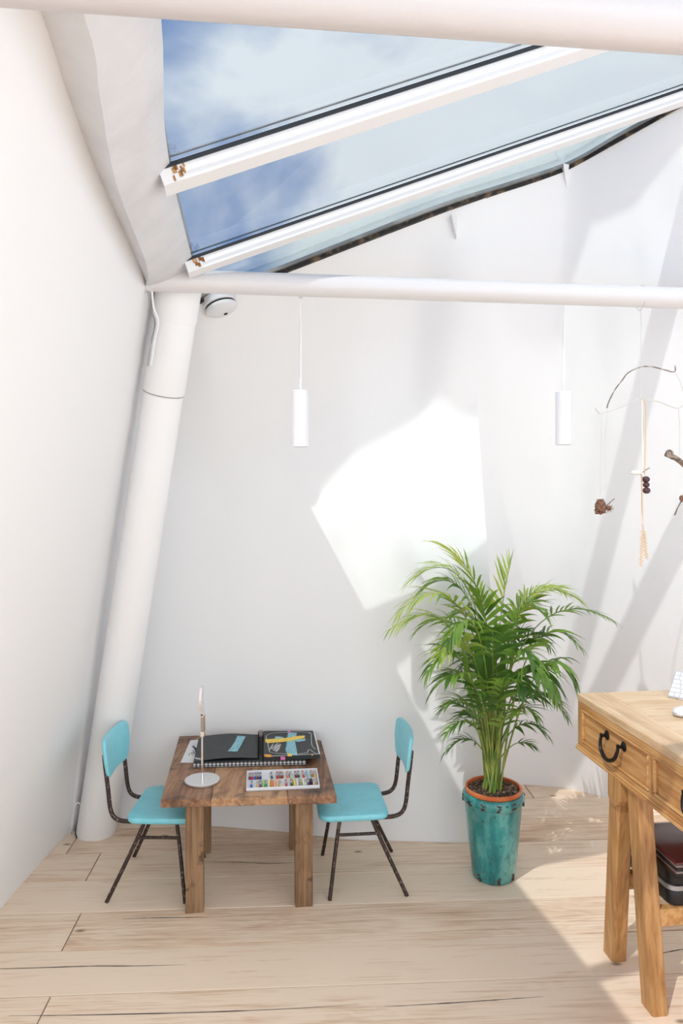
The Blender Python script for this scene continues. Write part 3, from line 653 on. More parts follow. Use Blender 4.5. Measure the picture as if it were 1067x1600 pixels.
def gingham():
    m = bpy.data.materials.new('gingham_page_edge'); m.use_nodes = True; t = m.node_tree; b = t.nodes['Principled BSDF']; b.inputs['Roughness'].default_value=.8
    tcn = t.nodes.new('ShaderNodeTexCoord'); sx = t.nodes.new('ShaderNodeSeparateXYZ'); t.links.new(tcn.outputs['Object'], sx.inputs[0])
    outs=[]
    for ax_, s in (('X',62.0),('Z',95.0)):
        mu = t.nodes.new('ShaderNodeMath'); mu.operation='MULTIPLY'; mu.inputs[1].default_value=s*2*math.pi/1.0; t.links.new(sx.outputs[ax_], mu.inputs[0])
        si = t.nodes.new('ShaderNodeMath'); si.operation='SINE'; t.links.new(mu.outputs[0], si.inputs[0])
        gt = t.nodes.new('ShaderNodeMath'); gt.operation='GREATER_THAN'; gt.inputs[1].default_value=.1; t.links.new(si.outputs[0], gt.inputs[0]); outs.append(gt)
    ad = t.nodes.new('ShaderNodeMath'); ad.operation='ADD'; t.links.new(outs[0].outputs[0], ad.inputs[0]); t.links.new(outs[1].outputs[0], ad.inputs[1])
    dv = t.nodes.new('ShaderNodeMath'); dv.operation='MULTIPLY'; dv.inputs[1].default_value=.5; t.links.new(ad.outputs[0], dv.inputs[0])
    r = t.nodes.new('ShaderNodeValToRGB'); r.color_ramp.elements[0].color=(.03,.03,.032,1); r.color_ramp.elements[1].color=(.78,.78,.78,1); k=r.color_ramp.elements.new(.5); k.color=(.30,.30,.31,1)
    t.links.new(dv.outputs[0], r.inputs['Fac']); t.links.new(r.outputs['Color'], b.inputs['Base Color']); return m
M_ging = gingham()
gf = ath(302,1199.5,TH+.002); gr_ = ath(478,1195,TH+.002)
gd = Vector((-.12,.99,0))*.30; q = [gf, gr_, gr_+gd, gf+gd]
gb = thing('gingham_notebook', 'black and white checked notebook lying under the open black sketchbook', 'book', (gf.x,gf.y,TH))
quadbox(q, TH+.0013, TH+.003, 'cover', M_black, gb, )
quadbox([p+Vector((0,.002,0)) for p in q], TH+.003, TH+.021, 'page_block', M_ging, gb)
quadbox(q, TH+.021, TH+.0225, 'cover', M_black, gb)
# open black sketchbook
Z0 = TH+.0228
sk = thing('open_sketchbook', 'open black spiral sketchbook with taped collage, on top of the checked notebook', 'book', (ath(404,1187,Z0).x, ath(404,1187,Z0).y, Z0))
# left page, gently bowed
A = [ath(302,1190.5,Z0+.001), ath(403,1184.5,Z0+.005), ath(403,1148,Z0+.005), ath(314.5,1150.5,Z0+.001)]
mb = MB(); nn_ = 14; rowsp = []
for j in range(5):
    r = []
    for i in range(nn_+1):
        u = i/nn_; p = lerp(lerp(A[0],A[1],u), lerp(A[3],A[2],u), j/4); p.z = Z0+.0012+.009*math.sin(u*math.pi)**1.2*(1-.0*j)+.004*u; r.append(p)
    rowsp.append(r)
mb.slab(rowsp, lambda p: (p.x,p.y,p.z-.001)).build('left_page', M_black, sk, smooth=True)
quadbox([ath(303,1192,Z0), ath(404,1187,Z0), ath(404,1150,Z0), ath(315,1152,Z0)], Z0, Z0+.0012, 'cover', M_black, sk)
ZR = Z0+.020
R = [ath(411.5,1181,ZR), ath(499,1177,ZR), ath(490,1142,ZR), ath(412,1142,ZR)]
quadbox([p+Vector((.002,-.004,0)) for p in R[:2]]+R[2:], Z0, Z0+.017, 'page_block', M_black, sk)
quadbox([R[0]+Vector((.004,.0,0)),R[1]+Vector((.003,.0,0)),R[2]+Vector((.004,.004,0)),R[3]+Vector((0,.004,0))], Z0+.017, Z0+.0185, 'white_page', M_paper, sk)
quadbox([R[0],R[1]+Vector((-.003,0,0)),R[2]+Vector((-.003,0,0)),R[3]], Z0+.0185, ZR, 'right_page', M_black, sk)
cn_ = MB(); a = ath(407.5,1186,Z0+.008); b = ath(407.5,1146,Z0+.008); nr = 22
for i in range(nr):
    c = lerp(a,b,(i+.5)/nr); cn_.tube([c+Vector((.013*math.cos(t),.0015*math.sin(t*.5),.013*math.sin(t)+.003)) for t in [2*math.pi*k/12 for k in range(13)]], .0011, 5, cap=False)
cn_.build('spiral_binding', M_iron, sk, smooth=True)
def tape():
    m = bpy.data.materials.new('turquoise_patterned_tape'); m.use_nodes=True; t=m.node_tree; b=t.nodes['Principled BSDF']; b.inputs['Roughness'].default_value=.6
    tcn=t.nodes.new('ShaderNodeTexCoord'); v=t.nodes.new('ShaderNodeTexVoronoi'); v.inputs['Scale'].default_value=150; v.feature='DISTANCE_TO_EDGE'; t.links.new(tcn.outputs['Object'], v.inputs['Vector'])
    r=t.nodes.new('ShaderNodeValToRGB'); r.color_ramp.elements[0].position=.05; r.color_ramp.elements[0].color=(.55,.75,.78,1); r.color_ramp.elements[1].position=.12; r.color_ramp.elements[1].color=(.05,.38,.50,1)
    t.links.new(v.outputs['Distance'], r.inputs['Fac']); t.links.new(r.outputs['Color'], b.inputs['Base Color']); return m
M_tape = tape()
def flat(name, pts, m, z, tk=.0008, parent=sk):
    P = [ath(x,y,z) for x,y in pts]; return MB().prism([p for p in P],[p+Vector((0,0,tk)) for p in P]).build(name, m, parent)
def c3(x, y): return (380+x*.12184, 1130+y*.12184)
def c2(x, y): return (240+x*.2812, 1060+y*.2812)
zt_ = Z0+.0132
flat('tape_strip', [c2(413,405),c2(465,407),c2(490,365),c2(512,322),c2(465,320),c2(455,345),c2(435,378)], M_tape, zt_)
flat('chalk_line', [c2(229,440),c2(262,446),c2(262,452),c2(229,446)], M_chalk, Z0+.0035)
flat('tape_strip', [c3(545,320),c3(540,345),c3(570,410),c3(690,412),c3(690,370),c3(665,240),c3(685,125),c3(575,122),c3(565,175),c3(560,240)], M_tape, ZR+.0003)
flat('tape_strip', [c3(660,225),c3(690,240),c3(790,225),c3(805,200),c3(700,205)], M_tape, ZR+.0003)
flat('tape_strip', [c3(405,175),c3(410,205),c3(510,200),c3(515,180),c3(450,172)], M_tape, ZR+.0003)
flat('yellow_stroke', [c3(280,205),c3(285,245),c3(320,256),c3(540,238),c3(785,192),c3(790,160),c3(700,165),c3(560,190),c3(300,208)], M_yellow, ZR+.0011)
flat('orange_corner', [c3(270,400),c3(275,430),c3(330,436),c3(385,425),c3(340,402)], M_orange, ZR+.0003)
flat('orange_corner', [c3(568,392),c3(568,424),c3(625,424),c3(622,392)], M_yellow, ZR+.0012)
flat('orange_corner', [c3(872,398),c3(880,418),c3(900,405)], M_yellow, ZR+.0012)
flat('pink_tab', [c3(568,96),c3(570,120),c3(608,118),c3(605,97)], M_pink, ZR+.0012)
pk = ath(*c3(510,440), Z0+.012); MB().box((pk.x-.0095,pk.y-.006,pk.z-.008),(pk.x+.0095,pk.y-.0045,pk.z+.0055)).build('pink_tab', M_pink, sk)
outl = [c3(x,y) for x,y in ((885,130),(830,118),(700,112),(560,118),(420,122),(330,140),(295,165),(298,200),(315,260),(325,310),(335,355),(345,372),(420,385),(540,392),(640,400),(760,385),(820,378),(835,345),(862,340),(890,365),(935,388),(965,392))]
MB().tube(cr_spline([ath(x,y,ZR+.0012) for x,y in outl], 90), .0016, 5, flat=.35).build('chalk_line', M_chalk, sk)
outl = [c3(x,y) for x,y in ((830,118),(868,140),(872,180),(875,240),(885,290),(925,335))]
MB().tube(cr_spline([ath(x,y,ZR+.0012) for x,y in outl], 40), .0015, 5, flat=.35).build('chalk_line', M_chalk, sk)
outl = [c3(x,y) for x,y in ((335,340),(385,262),(360,330),(425,270),(375,345),(440,255),(395,355),(470,260),(390,350),(485,270),(410,362),(475,300),(420,368),(465,330))]
MB().tube(cr_spline([ath(x,y,ZR+.0012) for x,y in outl], 90), .0016, 5, flat=.35).build('chalk_scribble', M_chalk, sk)

# pastel tray
ZT = TH+.014
T = [ath(384.5,1231.5,ZT), ath(499.5,1226.5,ZT), ath(495.3,1200,ZT), ath(385.7,1204,ZT)]
tray = thing('pastel_tray', 'white plastic tray of oil pastels at the front right of the small table', 'tray', (T[0].x,T[0].y,TH))
quadbox(T, TH+.0005, TH+.004, 'tray_floor', M_plastic, tray)
cen = sum(T, Vector())/4
for i in range(4):
    a,b = T[i], T[(i+1)%4]; ai = a+(cen-a)*.028; bi = b+(cen-b)*.028
    MB().prism([Vector((p.x,p.y,TH+.0005)) for p in (a,b,bi,ai)],[Vector((p.x,p.y,ZT)) for p in (a,b,bi,ai)]).build('rim', M_plastic, tray)
u_ = (T[1]-T[0]).normalized(); v_ = (T[3]-T[0]).normalized(); LW = (T[1]-T[0]).length; LD = (T[3]-T[0]).length
pm = T[0]+v_*LD*.49; MB().prism([Vector((p.x,p.y,TH+.004)) for p in (pm+u_*.008,pm+u_*(LW-.008),pm+u_*(LW-.008)+v_*.004,pm+u_*.008+v_*.004)],[Vector((p.x,p.y,TH+.009)) for p in (pm+u_*.008,pm+u_*(LW-.008),pm+u_*(LW-.008)+v_*.004,pm+u_*.008+v_*.004)]).build('divider', M_plastic, tray)
cols = {'maroon':(.20,.02,.06),'crimson':(.60,.02,.08),'blue':(.02,.10,.50),'chestnut brown':(.13,.04,.03),'navy':(.02,.04,.20),'dark teal':(.01,.12,.18),'red':(.58,.03,.04),'tan brown':(.28,.10,.05),'brick red':(.36,.05,.03),
 'orange':(.80,.28,.05),'mint':(.50,.66,.52),'wine red':(.27,.02,.06),'dark green':(.03,.13,.06),'scarlet':(.65,.05,.05),'sky blue':(.35,.62,.70),'olive':(.26,.26,.06),'amber':(.85,.42,.06),'cobalt blue':(.03,.16,.55),'light orange':(.88,.48,.14),
 'violet':(.14,.08,.30),'lime green':(.36,.66,.16),'sea green':(.03,.33,.24),'pale yellow':(.86,.82,.42),'vivid orange':(.86,.24,.06),'peach':(.85,.52,.34),'salmon':(.80,.50,.36),'straw yellow':(.82,.66,.30),'cherry red':(.55,.04,.06),'bottle green':(.02,.10,.04),'yellow':(.88,.66,.12),'white':(.80,.80,.78),'moss green':(.27,.38,.12),'cream':(.84,.80,.58),'pale green':(.58,.74,.52),'purple':(.13,.04,.25),'black':(.015,.015,.018),'pink peach':(.84,.55,.44),'grey brown':(.36,.27,.20)}
row1 = [(98,'maroon'),(130,'crimson'),(165,'blue'),(198,'chestnut brown'),(230,'navy'),(370,'dark teal'),(440,'red'),(475,'tan brown'),(505,'brick red'),(570,'orange'),(610,'mint'),(672,'wine red'),(708,'dark green'),(768,'scarlet'),(820,'sky blue'),(875,'olive'),(907,'amber')]
row2 = [(122,'cobalt blue'),(195,'light orange'),(230,'violet'),(262,'lime green'),(297,'sea green'),(330,'pale yellow'),(368,'vivid orange'),(402,'peach'),(435,'salmon'),(470,'straw yellow'),(545,'cherry red'),(608,'bottle green'),(645,'yellow'),(680,'white'),(718,'moss green'),(755,'cream'),(785,'pale green'),(815,'purple'),(850,'black'),(880,'pink peach'),(920,'grey brown')]
M_band = mat('pastel_wrapper_paper', (.62,.60,.60), .7, noise=(300,(.25,.22,.25),.45,.6))
stick0 = None
def pastel(x, name, rown, row):
    yy = .72 if row == 1 else .27
    fr0 = (x-58)/(945-58); p = T[0]+u_*LW*fr0+v_*LD*yy; p.z = TH+.0045
    m = mat('pastel_'+name.replace(' ','_'), cols[name], .55)
    t = thing('oil_pastel', '%s oil pastel stick in the %s row of the white tray' % (name, rown), 'pastel', p, math.atan2(v_.y, v_.x)+random.uniform(-.04,.04), 'oil pastels in the tray')
    ln = random.uniform(.026,.031) if name != 'black' else .018
    Rm = Matrix.Rotation(math.pi/2, 3, 'Y'); r = .0045 if name != 'black' else .006
    MB().lathe([(r*.8,-ln),(r,-ln+.001),(r,ln-.001),(r*.8,ln)], (0,0,r), 12, Rm).build('stick', m, t, smooth=True, local=True)
    if name != 'black' : MB().lathe([(r*1.06,-ln*.45),(r*1.06,ln*.62)], (0,0,r), 12, Rm).build('wrapper', M_band if name not in ('white','cream','pale yellow','peach','salmon','vivid orange','yellow','lime green','sky blue') else m, t, smooth=True, local=True)
for x, n_ in row1: pastel(x, n_, 'back', 1)
for x, n_ in row2: pastel(x, n_, 'front', 2)

# ---------------------------------------------------------------- glazed planter and palm
pc_ = Vector((.628,3.045,0))
def potmat():
    m = bpy.data.materials.new('crackled_teal_glaze'); m.use_nodes=True; t=m.node_tree; b=t.nodes['Principled BSDF']; b.inputs['Roughness'].default_value=.28; b.inputs['Coat Weight'].default_value=.4
    l=t.links.new; tcn=t.nodes.new('ShaderNodeTexCoord')
    def nz_(s,d,scl=(1,1,1),dist=0):
        q=t.nodes.new('ShaderNodeMapping'); q.inputs['Scale'].default_value=scl; l(tcn.outputs['Object'],q.inputs['Vector']); z=t.nodes.new('ShaderNodeTexNoise'); z.inputs['Scale'].default_value=s; z.inputs['Detail'].default_value=d; z.inputs['Distortion'].default_value=dist; z.inputs['Roughness'].default_value=.65; l(q.outputs[0],z.inputs['Vector']); return z
    a=nz_(14,6,(1,1,.35)); r=t.nodes.new('ShaderNodeValToRGB'); e=r.color_ramp.elements; e[0].position=.36; e[0].color=(.008,.14,.15,1); e[1].position=.66; e[1].color=(.13,.42,.38,1); k=e.new(.5); k.color=(.02,.25,.245,1); l(a.outputs['Fac'],r.inputs['Fac'])
    c=nz_(48,8,(1,1,.7),.5); r2=t.nodes.new('ShaderNodeValToRGB'); r2.color_ramp.elements[0].position=.585; r2.color_ramp.elements[0].color=(0,0,0,1); r2.color_ramp.elements[1].position=.66; r2.color_ramp.elements[1].color=(1,1,1,1); l(c.outputs['Fac'],r2.inputs['Fac'])
    mx_=t.nodes.new('ShaderNodeMixRGB'); l(r2.outputs['Color'],mx_.inputs[0]); l(r.outputs['Color'],mx_.inputs[1]); mx_.inputs[2].default_value=(.045,.05,.035,1)
    d=nz_(7,5); r3=t.nodes.new('ShaderNodeValToRGB'); r3.color_ramp.elements[0].position=.52; r3.color_ramp.elements[0].color=(0,0,0,1); r3.color_ramp.elements[1].position=.72; r3.color_ramp.elements[1].color=(.7,.7,.7,1); l(d.outputs['Fac'],r3.inputs['Fac'])
    m3=t.nodes.new('ShaderNodeMixRGB'); l(r3.outputs['Color'],m3.inputs[0]); l(mx_.outputs[0],m3.inputs[1]); m3.inputs[2].default_value=(.22,.47,.40,1); l(m3.outputs[0],b.inputs['Base Color'])
    bp=t.nodes.new('ShaderNodeBump'); bp.inputs['Strength'].default_value=.5; bp.inputs['Distance'].default_value=.004; l(a.outputs['Fac'],bp.inputs['Height']); l(bp.outputs['Normal'],b.inputs['Normal']); return m
M_pot = potmat()
pot = thing('glazed_planter', 'tall turquoise glazed planter standing on the floor in front of the back wall', 'planter', pc_)
rib = lambda a, z: .006*math.cos(a*26)*(1 if .03 < z < .29 else 0)+.006*math.sin(a*3+z*20)
MB().lathe([(.070,0),(.083,.001),(.088,.012),(.092,.05),(.099,.12),(.106,.19),(.112,.25),(.1155,.29),(.1165,.300),(.1155,.304),(.121,.307),(.1265,.316),(.1275,.330),(.1245,.341),(.1185,.348),(.113,.349),(.110,.34),(.108,.31),(.104,.25),(.09,.05),(.0001,.02)], n=104, wob=rib).build('body', M_pot, pot, smooth=True, local=True, ang=70)
M_glazed_edge = mat('bare_clay_mark', (.05,.022,.016), .8, noise=(120,(.12,.05,.035),.4,.6))
for zc, rr, phs in ((.327,.1275,[-150,-122,-92,-62,-32,0,60,120,180]),(.022,.0905,[-140,-88,-40,10,100])):
    for ph in phs:
        mk = MB()
        for j in range(7):
            a = math.radians(ph)+random.uniform(-.055,.055); z = zc+random.uniform(-.014,.012); c = Vector((math.cos(a)*rr,math.sin(a)*rr,z)); tt = Vector((-math.sin(a),math.cos(a),0)); o_ = Vector((math.cos(a),math.sin(a),0)); aa=random.uniform(.004,.008); bb=random.uniform(.0016,.003)
            rg_ = [c+tt*aa*math.cos(q)+Vector((0,0,bb*math.sin(q))) for q in [2*math.pi*k/8 for k in range(8)]]
            mk.prism([p-o_*.006 for p in rg_],[p*1.0+o_*.0012 for p in rg_])
        mk.build('glaze_mark', M_glazed_edge, pot, local=True)
pl_ = thing('areca_palm', 'leafy green areca palm in an orange inner pot, set in the turquoise planter', 'plant', pc_+Vector((0,0,.30)))
PB = .30
MB().lathe([(.090,-.12),(.103,.03),(.106,.045),(.1135,.0505),(.1155,.055),(.1155,.066),(.1130,.069),(.1070,.067),(.1055,.05)], n=64).build('inner_pot', M_terra, pl_, smooth=True, local=True)
sm = MB(); vs=[]; fs=[]
sm.lathe([(.105,.045),(.105,.052),(.08,.056),(.05,.054),(.02,.057),(.0001,.058)], n=40)
sm.build('soil', M_soil, pl_, smooth=True, local=True)
ch = MB()
for i in range(170):
    a = random.uniform(0,6.28); r = .1*math.sqrt(random.random()); c = Vector((r*math.cos(a), r*math.sin(a), .057+random.uniform(-.001,.004))); s_ = random.uniform(.003,.007)
    Rr = Matrix.Rotation(random.uniform(0,6),4,'Z') @ Matrix.Rotation(random.uniform(-.6,.6),4,'X'); ch.box((-s_,-s_*.6,-s_*.4),(s_,s_*.6,s_*.4), Matrix.Translation(c) @ Rr)
ch.build('bark_chips', M_bark2, pl_, local=True)['kind'] = 'stuff'

leaf_meshes = []
def blade(root, d, up, ln, wd, droop, mb):
    """one lance-shaped leaflet: folded, tapering, drooping"""
    d = d.normalized(); side = d.cross(up).normalized(); nseg = 6; p = root.copy(); cur = d.copy(); vs=[]; fs=[]
    ws = [.35,.85,1.0,.9,.65,.32,.02]
    for i in range(nseg+1):
        nrm_ = side.cross(cur).normalized(); wdi = wd*ws[i]
        vs += [p-side*wdi+nrm_*wdi*.25, p.copy(), p+side*wdi+nrm_*wdi*.25]
        cur = (cur+Vector((0,0,-droop/nseg))).normalized(); p = p+cur*ln/nseg
    for i in range(nseg):
        a=i*3; fs += [(a,a+1,a+4,a+3),(a+1,a+2,a+5,a+4)]
    mb.add(vs, fs)
leaf_count = 0; rest = {0: MB(), 1: MB(), 2: MB()}
MATS = [M_leafA, M_leafB, M_leafC]
def frond(tip, ctrl, base, n, ll, wd, m, start=.42, droop=.9, rr=.0028, single=False, lift=.25, tilt=None):
    global leaf_count
    base = Vector(base); ctrl = Vector(ctrl); tip = Vector(tip); K = 26
    pts = []
    for i in range(K+1):
        t = i/K; pts.append(base*(1-t)**2+ctrl*2*t*(1-t)+tip*t*t)
    o = MB().tube(pts, [lerp(rr*1.6, rr*.25, i/K) for i in range(K+1)], 6).build('frond', M_stem, pl_, smooth=True)
    for i in range(n):
        u = i/(n-1); t = lerp(start, .985, u); k = t*K; a = int(k); p = lerp(pts[a], pts[min(a+1,K)], k-a); tg = (pts[min(a+1,K)]-pts[max(a-1,0)]).normalized()
        sd = tg.cross(Vector((0,0,1)))
        sd = sd.normalized() if sd.length > .05 else Vector((1,0,0)); upv = sd.cross(tg).normalized()
        if tilt is not None:
            R_ = Matrix.Rotation(tilt, 3, tg); sd = R_ @ sd; upv = R_ @ upv
        for sg in (-1, 1):
            ln = ll*(.55+.45*math.sin(math.pi*(u*.8+.15)))*random.uniform(.85,1.12)*(1-.25*u)
            fwd = lerp(.7, 1.9, u)*random.uniform(.85,1.15)
            d = (sd*sg + tg*fwd + upv*(lift+random.uniform(-.12,.12))).normalized()
            mb = MB(); blade(p, d, upv, ln, wd*1.2*random.uniform(.85,1.15)*(1-.3*u), droop*random.uniform(.6,1.25), mb)
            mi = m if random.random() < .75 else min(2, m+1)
            if single and leaf_count < 296:
                mb.build('leaflet', MATS[mi], o, smooth=True, ang=80); leaf_count += 1
            else: rest[mi].add(mb.v, mb.f)
    return o
def Pp(x, y, d=0.0): return at(x, y, pc_.y+d)
def bs(): 
    a = random.uniform(0,6.28); r = random.uniform(.0,.045); return pc_+Vector((r*math.cos(a)-.005, r*math.sin(a), .355))
# tip pixel, control pixel, depth of tip, depth of ctrl, n, leaflet length, width, material, single
FR = [
 ((688,850),(795,900),-.05,.02,13,.20,.0075,0,1,.55,.5,0.0),
 ((640,908),(770,800),.05,.02,15,.19,.0070,0,1,.5,.9,.3),
 ((622,958),(752,830),-.15,-.06,15,.19,.0070,0,1,.5,.9,.2),
 ((652,985),(750,900),.12,.05,12,.18,.0070,1,0,.5,.9,.2),
 ((668,1050),(735,930),-.14,-.08,12,.17,.0078,1,1,.5,1.0,.2),
 ((700,1000),(765,880),-.25,-.12,12,.17,.0085,1,1,.5,1.0,.2),
 ((905,938),(775,850),-.02,.02,16,.17,.0065,0,1,.5,.8,.35),
 ((958,970),(800,880),.10,.05,14,.15,.0060,1,0,.62,.7,.3),
 ((900,1070),(842,950),-.12,-.06,12,.16,.0095,1,1,.52,1.3,.2),
 ((868,1085),(815,950),-.22,-.10,13,.18,.0115,1,1,.52,1.4,.2),
 ((840,1050),(800,930),-.20,-.10,12,.17,.0090,1,1,.5,1.2,.2),
 ((858,1010),(790,920),.14,.08,12,.16,.0075,2,0,.5,1.0,.2),
 ((798,880),(775,960),.02,.02,9,.17,.0095,0,1,.66,.3,.4),
 ((745,930),(775,960),-.05,-.02,10,.17,.0080,1,1,.62,.5,.3),
 ((770,985),(768,1000),-.16,-.05,9,.18,.0120,2,1,.62,.8,.3),
 ((728,1035),(758,1000),.08,.05,9,.17,.0100,2,0,.55,.9,.2),
 ((815,990),(785,1000),.03,.05,10,.17,.0090,2,0,.6,.8,.2),
 ((700,1100),(745,1060),-.10,-.06,9,.13,.0065,1,1,.45,.9,.2),
 ((697,1145),(750,1080),-.12,-.06,9,.12,.0060,1,0,.45,.8,.2),
 ((694,1178),(745,1110),.02,.0,9,.11,.0055,2,0,.45,.7,.2),
 ((838,1120),(800,1060),-.12,-.06,9,.12,.0065,1,0,.5,.9,.2),
 ((832,1165),(795,1140),-.05,-.02,5,.09,.0055,2,0,.70,.7,.2),
 ((850,1095),(800,1030),.10,.06,9,.14,.0075,2,0,.5,1.0,.2),
 ((790,1060),(775,1080),-.26,-.10,8,.16,.0110,1,0,.55,1.2,.2),
 ((745,1080),(760,1080),-.22,-.10,8,.15,.0090,2,0,.55,1.1,.2),
 ((760,1030),(768,1080),.16,.08,8,.16,.0100,2,0,.55,.8,.2),
 ((720,1120),(755,1090),.10,.05,8,.13,.0070,2,0,.5,.9,.2),
 ((805,1110),(780,1100),-.18,-.08,8,.13,.0075,1,0,.5,1.0,.2),
]
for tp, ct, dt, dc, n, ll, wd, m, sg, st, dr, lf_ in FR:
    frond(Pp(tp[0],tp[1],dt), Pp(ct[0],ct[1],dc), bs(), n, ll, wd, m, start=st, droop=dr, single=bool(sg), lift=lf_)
random.seed(21)
EX = [((655,925),(765,830),.10,.04,13,.18,.0075,1),((608,985),(740,880),-.05,.0,12,.17,.0075,0),((878,925),(782,870),.08,.05,14,.17,.0075,0),
 ((850,960),(782,890),-.10,-.03,13,.17,.0085,1),((905,1010),(815,910),.03,.03,12,.16,.0080,1),((672,1085),(742,980),.04,.0,10,.16,.0080,2),((690,1020),(750,930),-.18,-.08,12,.18,.0095,0),
 ((885,1120),(820,1010),.02,.0,11,.14,.0080,2),((820,1075),(790,990),-.24,-.10,10,.17,.0105,2),((700,1060),(752,1010),-.20,-.10,10,.16,.0090,1),((712,960),(765,930),.0,.0,11,.17,.0090,1),
 ((828,940),(782,930),.12,.06,12,.17,.0085,1),((690,1110),(742,1060),.08,.04,9,.13,.0065,2),((855,1150),(800,1085),-.04,-.02,8,.12,.0065,2)]
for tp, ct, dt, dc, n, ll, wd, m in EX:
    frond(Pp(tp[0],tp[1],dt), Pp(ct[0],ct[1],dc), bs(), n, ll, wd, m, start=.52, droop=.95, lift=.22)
for k in range(3):
    rest[k].build('leaflets', MATS[k], pl_, smooth=True, ang=80)['kind'] = 'stuff'
for i in range(16):      # bare canes and young shoots round the base
    b = bs(); tx = random.uniform(745,800); ty = random.uniform(1020,1130); tp = Pp(tx,ty,random.uniform(-.06,.06))
    MB().tube(cr_spline([b, lerp(b,tp,.5)+Vector((random.uniform(-.006,.006),0,0)), tp], 8), [lerp(.0065,.002,k/8) for k in range(9)], 8).build('stem', M_stem, pl_, smooth=True)
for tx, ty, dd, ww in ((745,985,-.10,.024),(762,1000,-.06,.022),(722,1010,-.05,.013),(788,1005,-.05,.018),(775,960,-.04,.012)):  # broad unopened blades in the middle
    a = Pp(lerp(tx,765,.35), ty+85, dd*.6); bq = Pp(tx,ty,dd); mb = MB(); d = bq-a; blade(a, d, Vector((0,-1,.1)), d.length*1.05, ww, .02, mb); mb.build('leaf_blade', M_leafC if ww > .015 else M_leafB, pl_, smooth=True, ang=80)

# ---------------------------------------------------------------- desk
DH = .85; c0 = ath(902,1083,DH); dz = math.radians(-7.5+0)
du = Vector((.1305,-.9914,0)); dv_ = Vector((.9914,.1305,0))       # along the front, into the desk
desk = thing('writing_desk', 'honey coloured wooden desk with iron-handled drawers on A-shaped legs, cut off at right', 'desk', (c0.x,c0.y,0), math.atan2(dv_.y, dv_.x))
# local frame: x = into the desk, y = back towards the wall (length runs to -y)
DL = 1.52; DD = .66
def dbox(name, a, b, m, parent=desk, bev=.0, **k): return MB().box(a, b, bev=bev).build(name, m, parent, local=True)
topz0, topz1 = DH-.026, DH
# top: front border board, end borders, boards between
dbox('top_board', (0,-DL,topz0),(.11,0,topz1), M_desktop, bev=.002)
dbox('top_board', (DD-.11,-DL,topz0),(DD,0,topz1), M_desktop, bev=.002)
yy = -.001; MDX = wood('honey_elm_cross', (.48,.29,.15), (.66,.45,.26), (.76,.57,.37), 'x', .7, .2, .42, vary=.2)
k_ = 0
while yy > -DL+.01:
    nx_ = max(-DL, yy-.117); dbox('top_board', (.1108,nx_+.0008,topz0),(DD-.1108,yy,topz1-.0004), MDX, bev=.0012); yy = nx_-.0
az0, az1 = .646, topz0
# carcass
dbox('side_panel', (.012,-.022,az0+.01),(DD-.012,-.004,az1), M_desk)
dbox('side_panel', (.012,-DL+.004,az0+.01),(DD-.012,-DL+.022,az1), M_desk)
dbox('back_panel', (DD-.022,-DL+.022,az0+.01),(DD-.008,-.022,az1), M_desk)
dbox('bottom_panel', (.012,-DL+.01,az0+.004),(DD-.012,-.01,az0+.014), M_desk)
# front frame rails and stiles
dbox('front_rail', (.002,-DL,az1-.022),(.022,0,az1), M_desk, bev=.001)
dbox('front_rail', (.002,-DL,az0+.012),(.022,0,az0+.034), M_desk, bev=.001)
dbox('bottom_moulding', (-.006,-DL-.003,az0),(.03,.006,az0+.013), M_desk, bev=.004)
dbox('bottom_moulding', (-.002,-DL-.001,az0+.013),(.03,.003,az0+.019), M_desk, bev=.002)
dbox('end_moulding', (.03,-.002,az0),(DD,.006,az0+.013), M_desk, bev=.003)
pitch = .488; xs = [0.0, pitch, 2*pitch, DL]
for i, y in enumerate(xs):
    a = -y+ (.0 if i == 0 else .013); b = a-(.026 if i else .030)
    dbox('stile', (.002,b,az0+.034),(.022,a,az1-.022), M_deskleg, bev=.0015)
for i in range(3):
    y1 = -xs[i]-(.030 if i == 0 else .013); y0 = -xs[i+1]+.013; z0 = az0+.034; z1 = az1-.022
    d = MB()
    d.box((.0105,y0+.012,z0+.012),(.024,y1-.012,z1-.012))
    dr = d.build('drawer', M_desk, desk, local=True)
    # moulded bead frame round the drawer panel
    for (a, b) in (((.000,y0+.001,z1-.011),(.016,y1-.001,z1-.001)),((.000,y0+.001,z0+.001),(.016,y1-.001,z0+.011)),((.000,y0+.001,z0+.011),(.016,y0+.011,z1-.011)),((.000,y1-.011,z0+.011),(.016,y1-.001,z1-.011))):
        MB().box(a, b, bev=.004).build('bead', M_desk, dr, local=True)
    ym = (y0+y1)/2; zc = (z0+z1)/2+.022; yc = (-.259 if i == 0 else ym)
    h = MB()
    for s in (-1, 1):
        Mx = Matrix.Rotation(-math.pi/2, 3, 'Y'); c = Vector((.0105, yc+s*.056, zc))
        h.lathe([(.0001,.0),(.016,0),(.016,.002),(.012,.005),(.006,.007),(.005,.016),(.008,.019),(.008,.024),(.0001,.027)], c, 20, Mx)
    h.tube(cr_spline([(-.010,yc-.056,zc),(-.014,yc-.056,zc-.018),(-.018,yc-.046,zc-.042),(-.020,yc-.022,zc-.056),(-.021,yc,zc-.060),(-.020,yc+.022,zc-.056),(-.018,yc+.046,zc-.042),(-.014,yc+.056,zc-.018),(-.010,yc+.056,zc)], 40), [.0048+.002*math.sin(math.pi*k/40) for k in range(41)], 10)
    h.build('handle', M_iron, dr, smooth=True, local=True)['label'] = 'black iron drop handle'
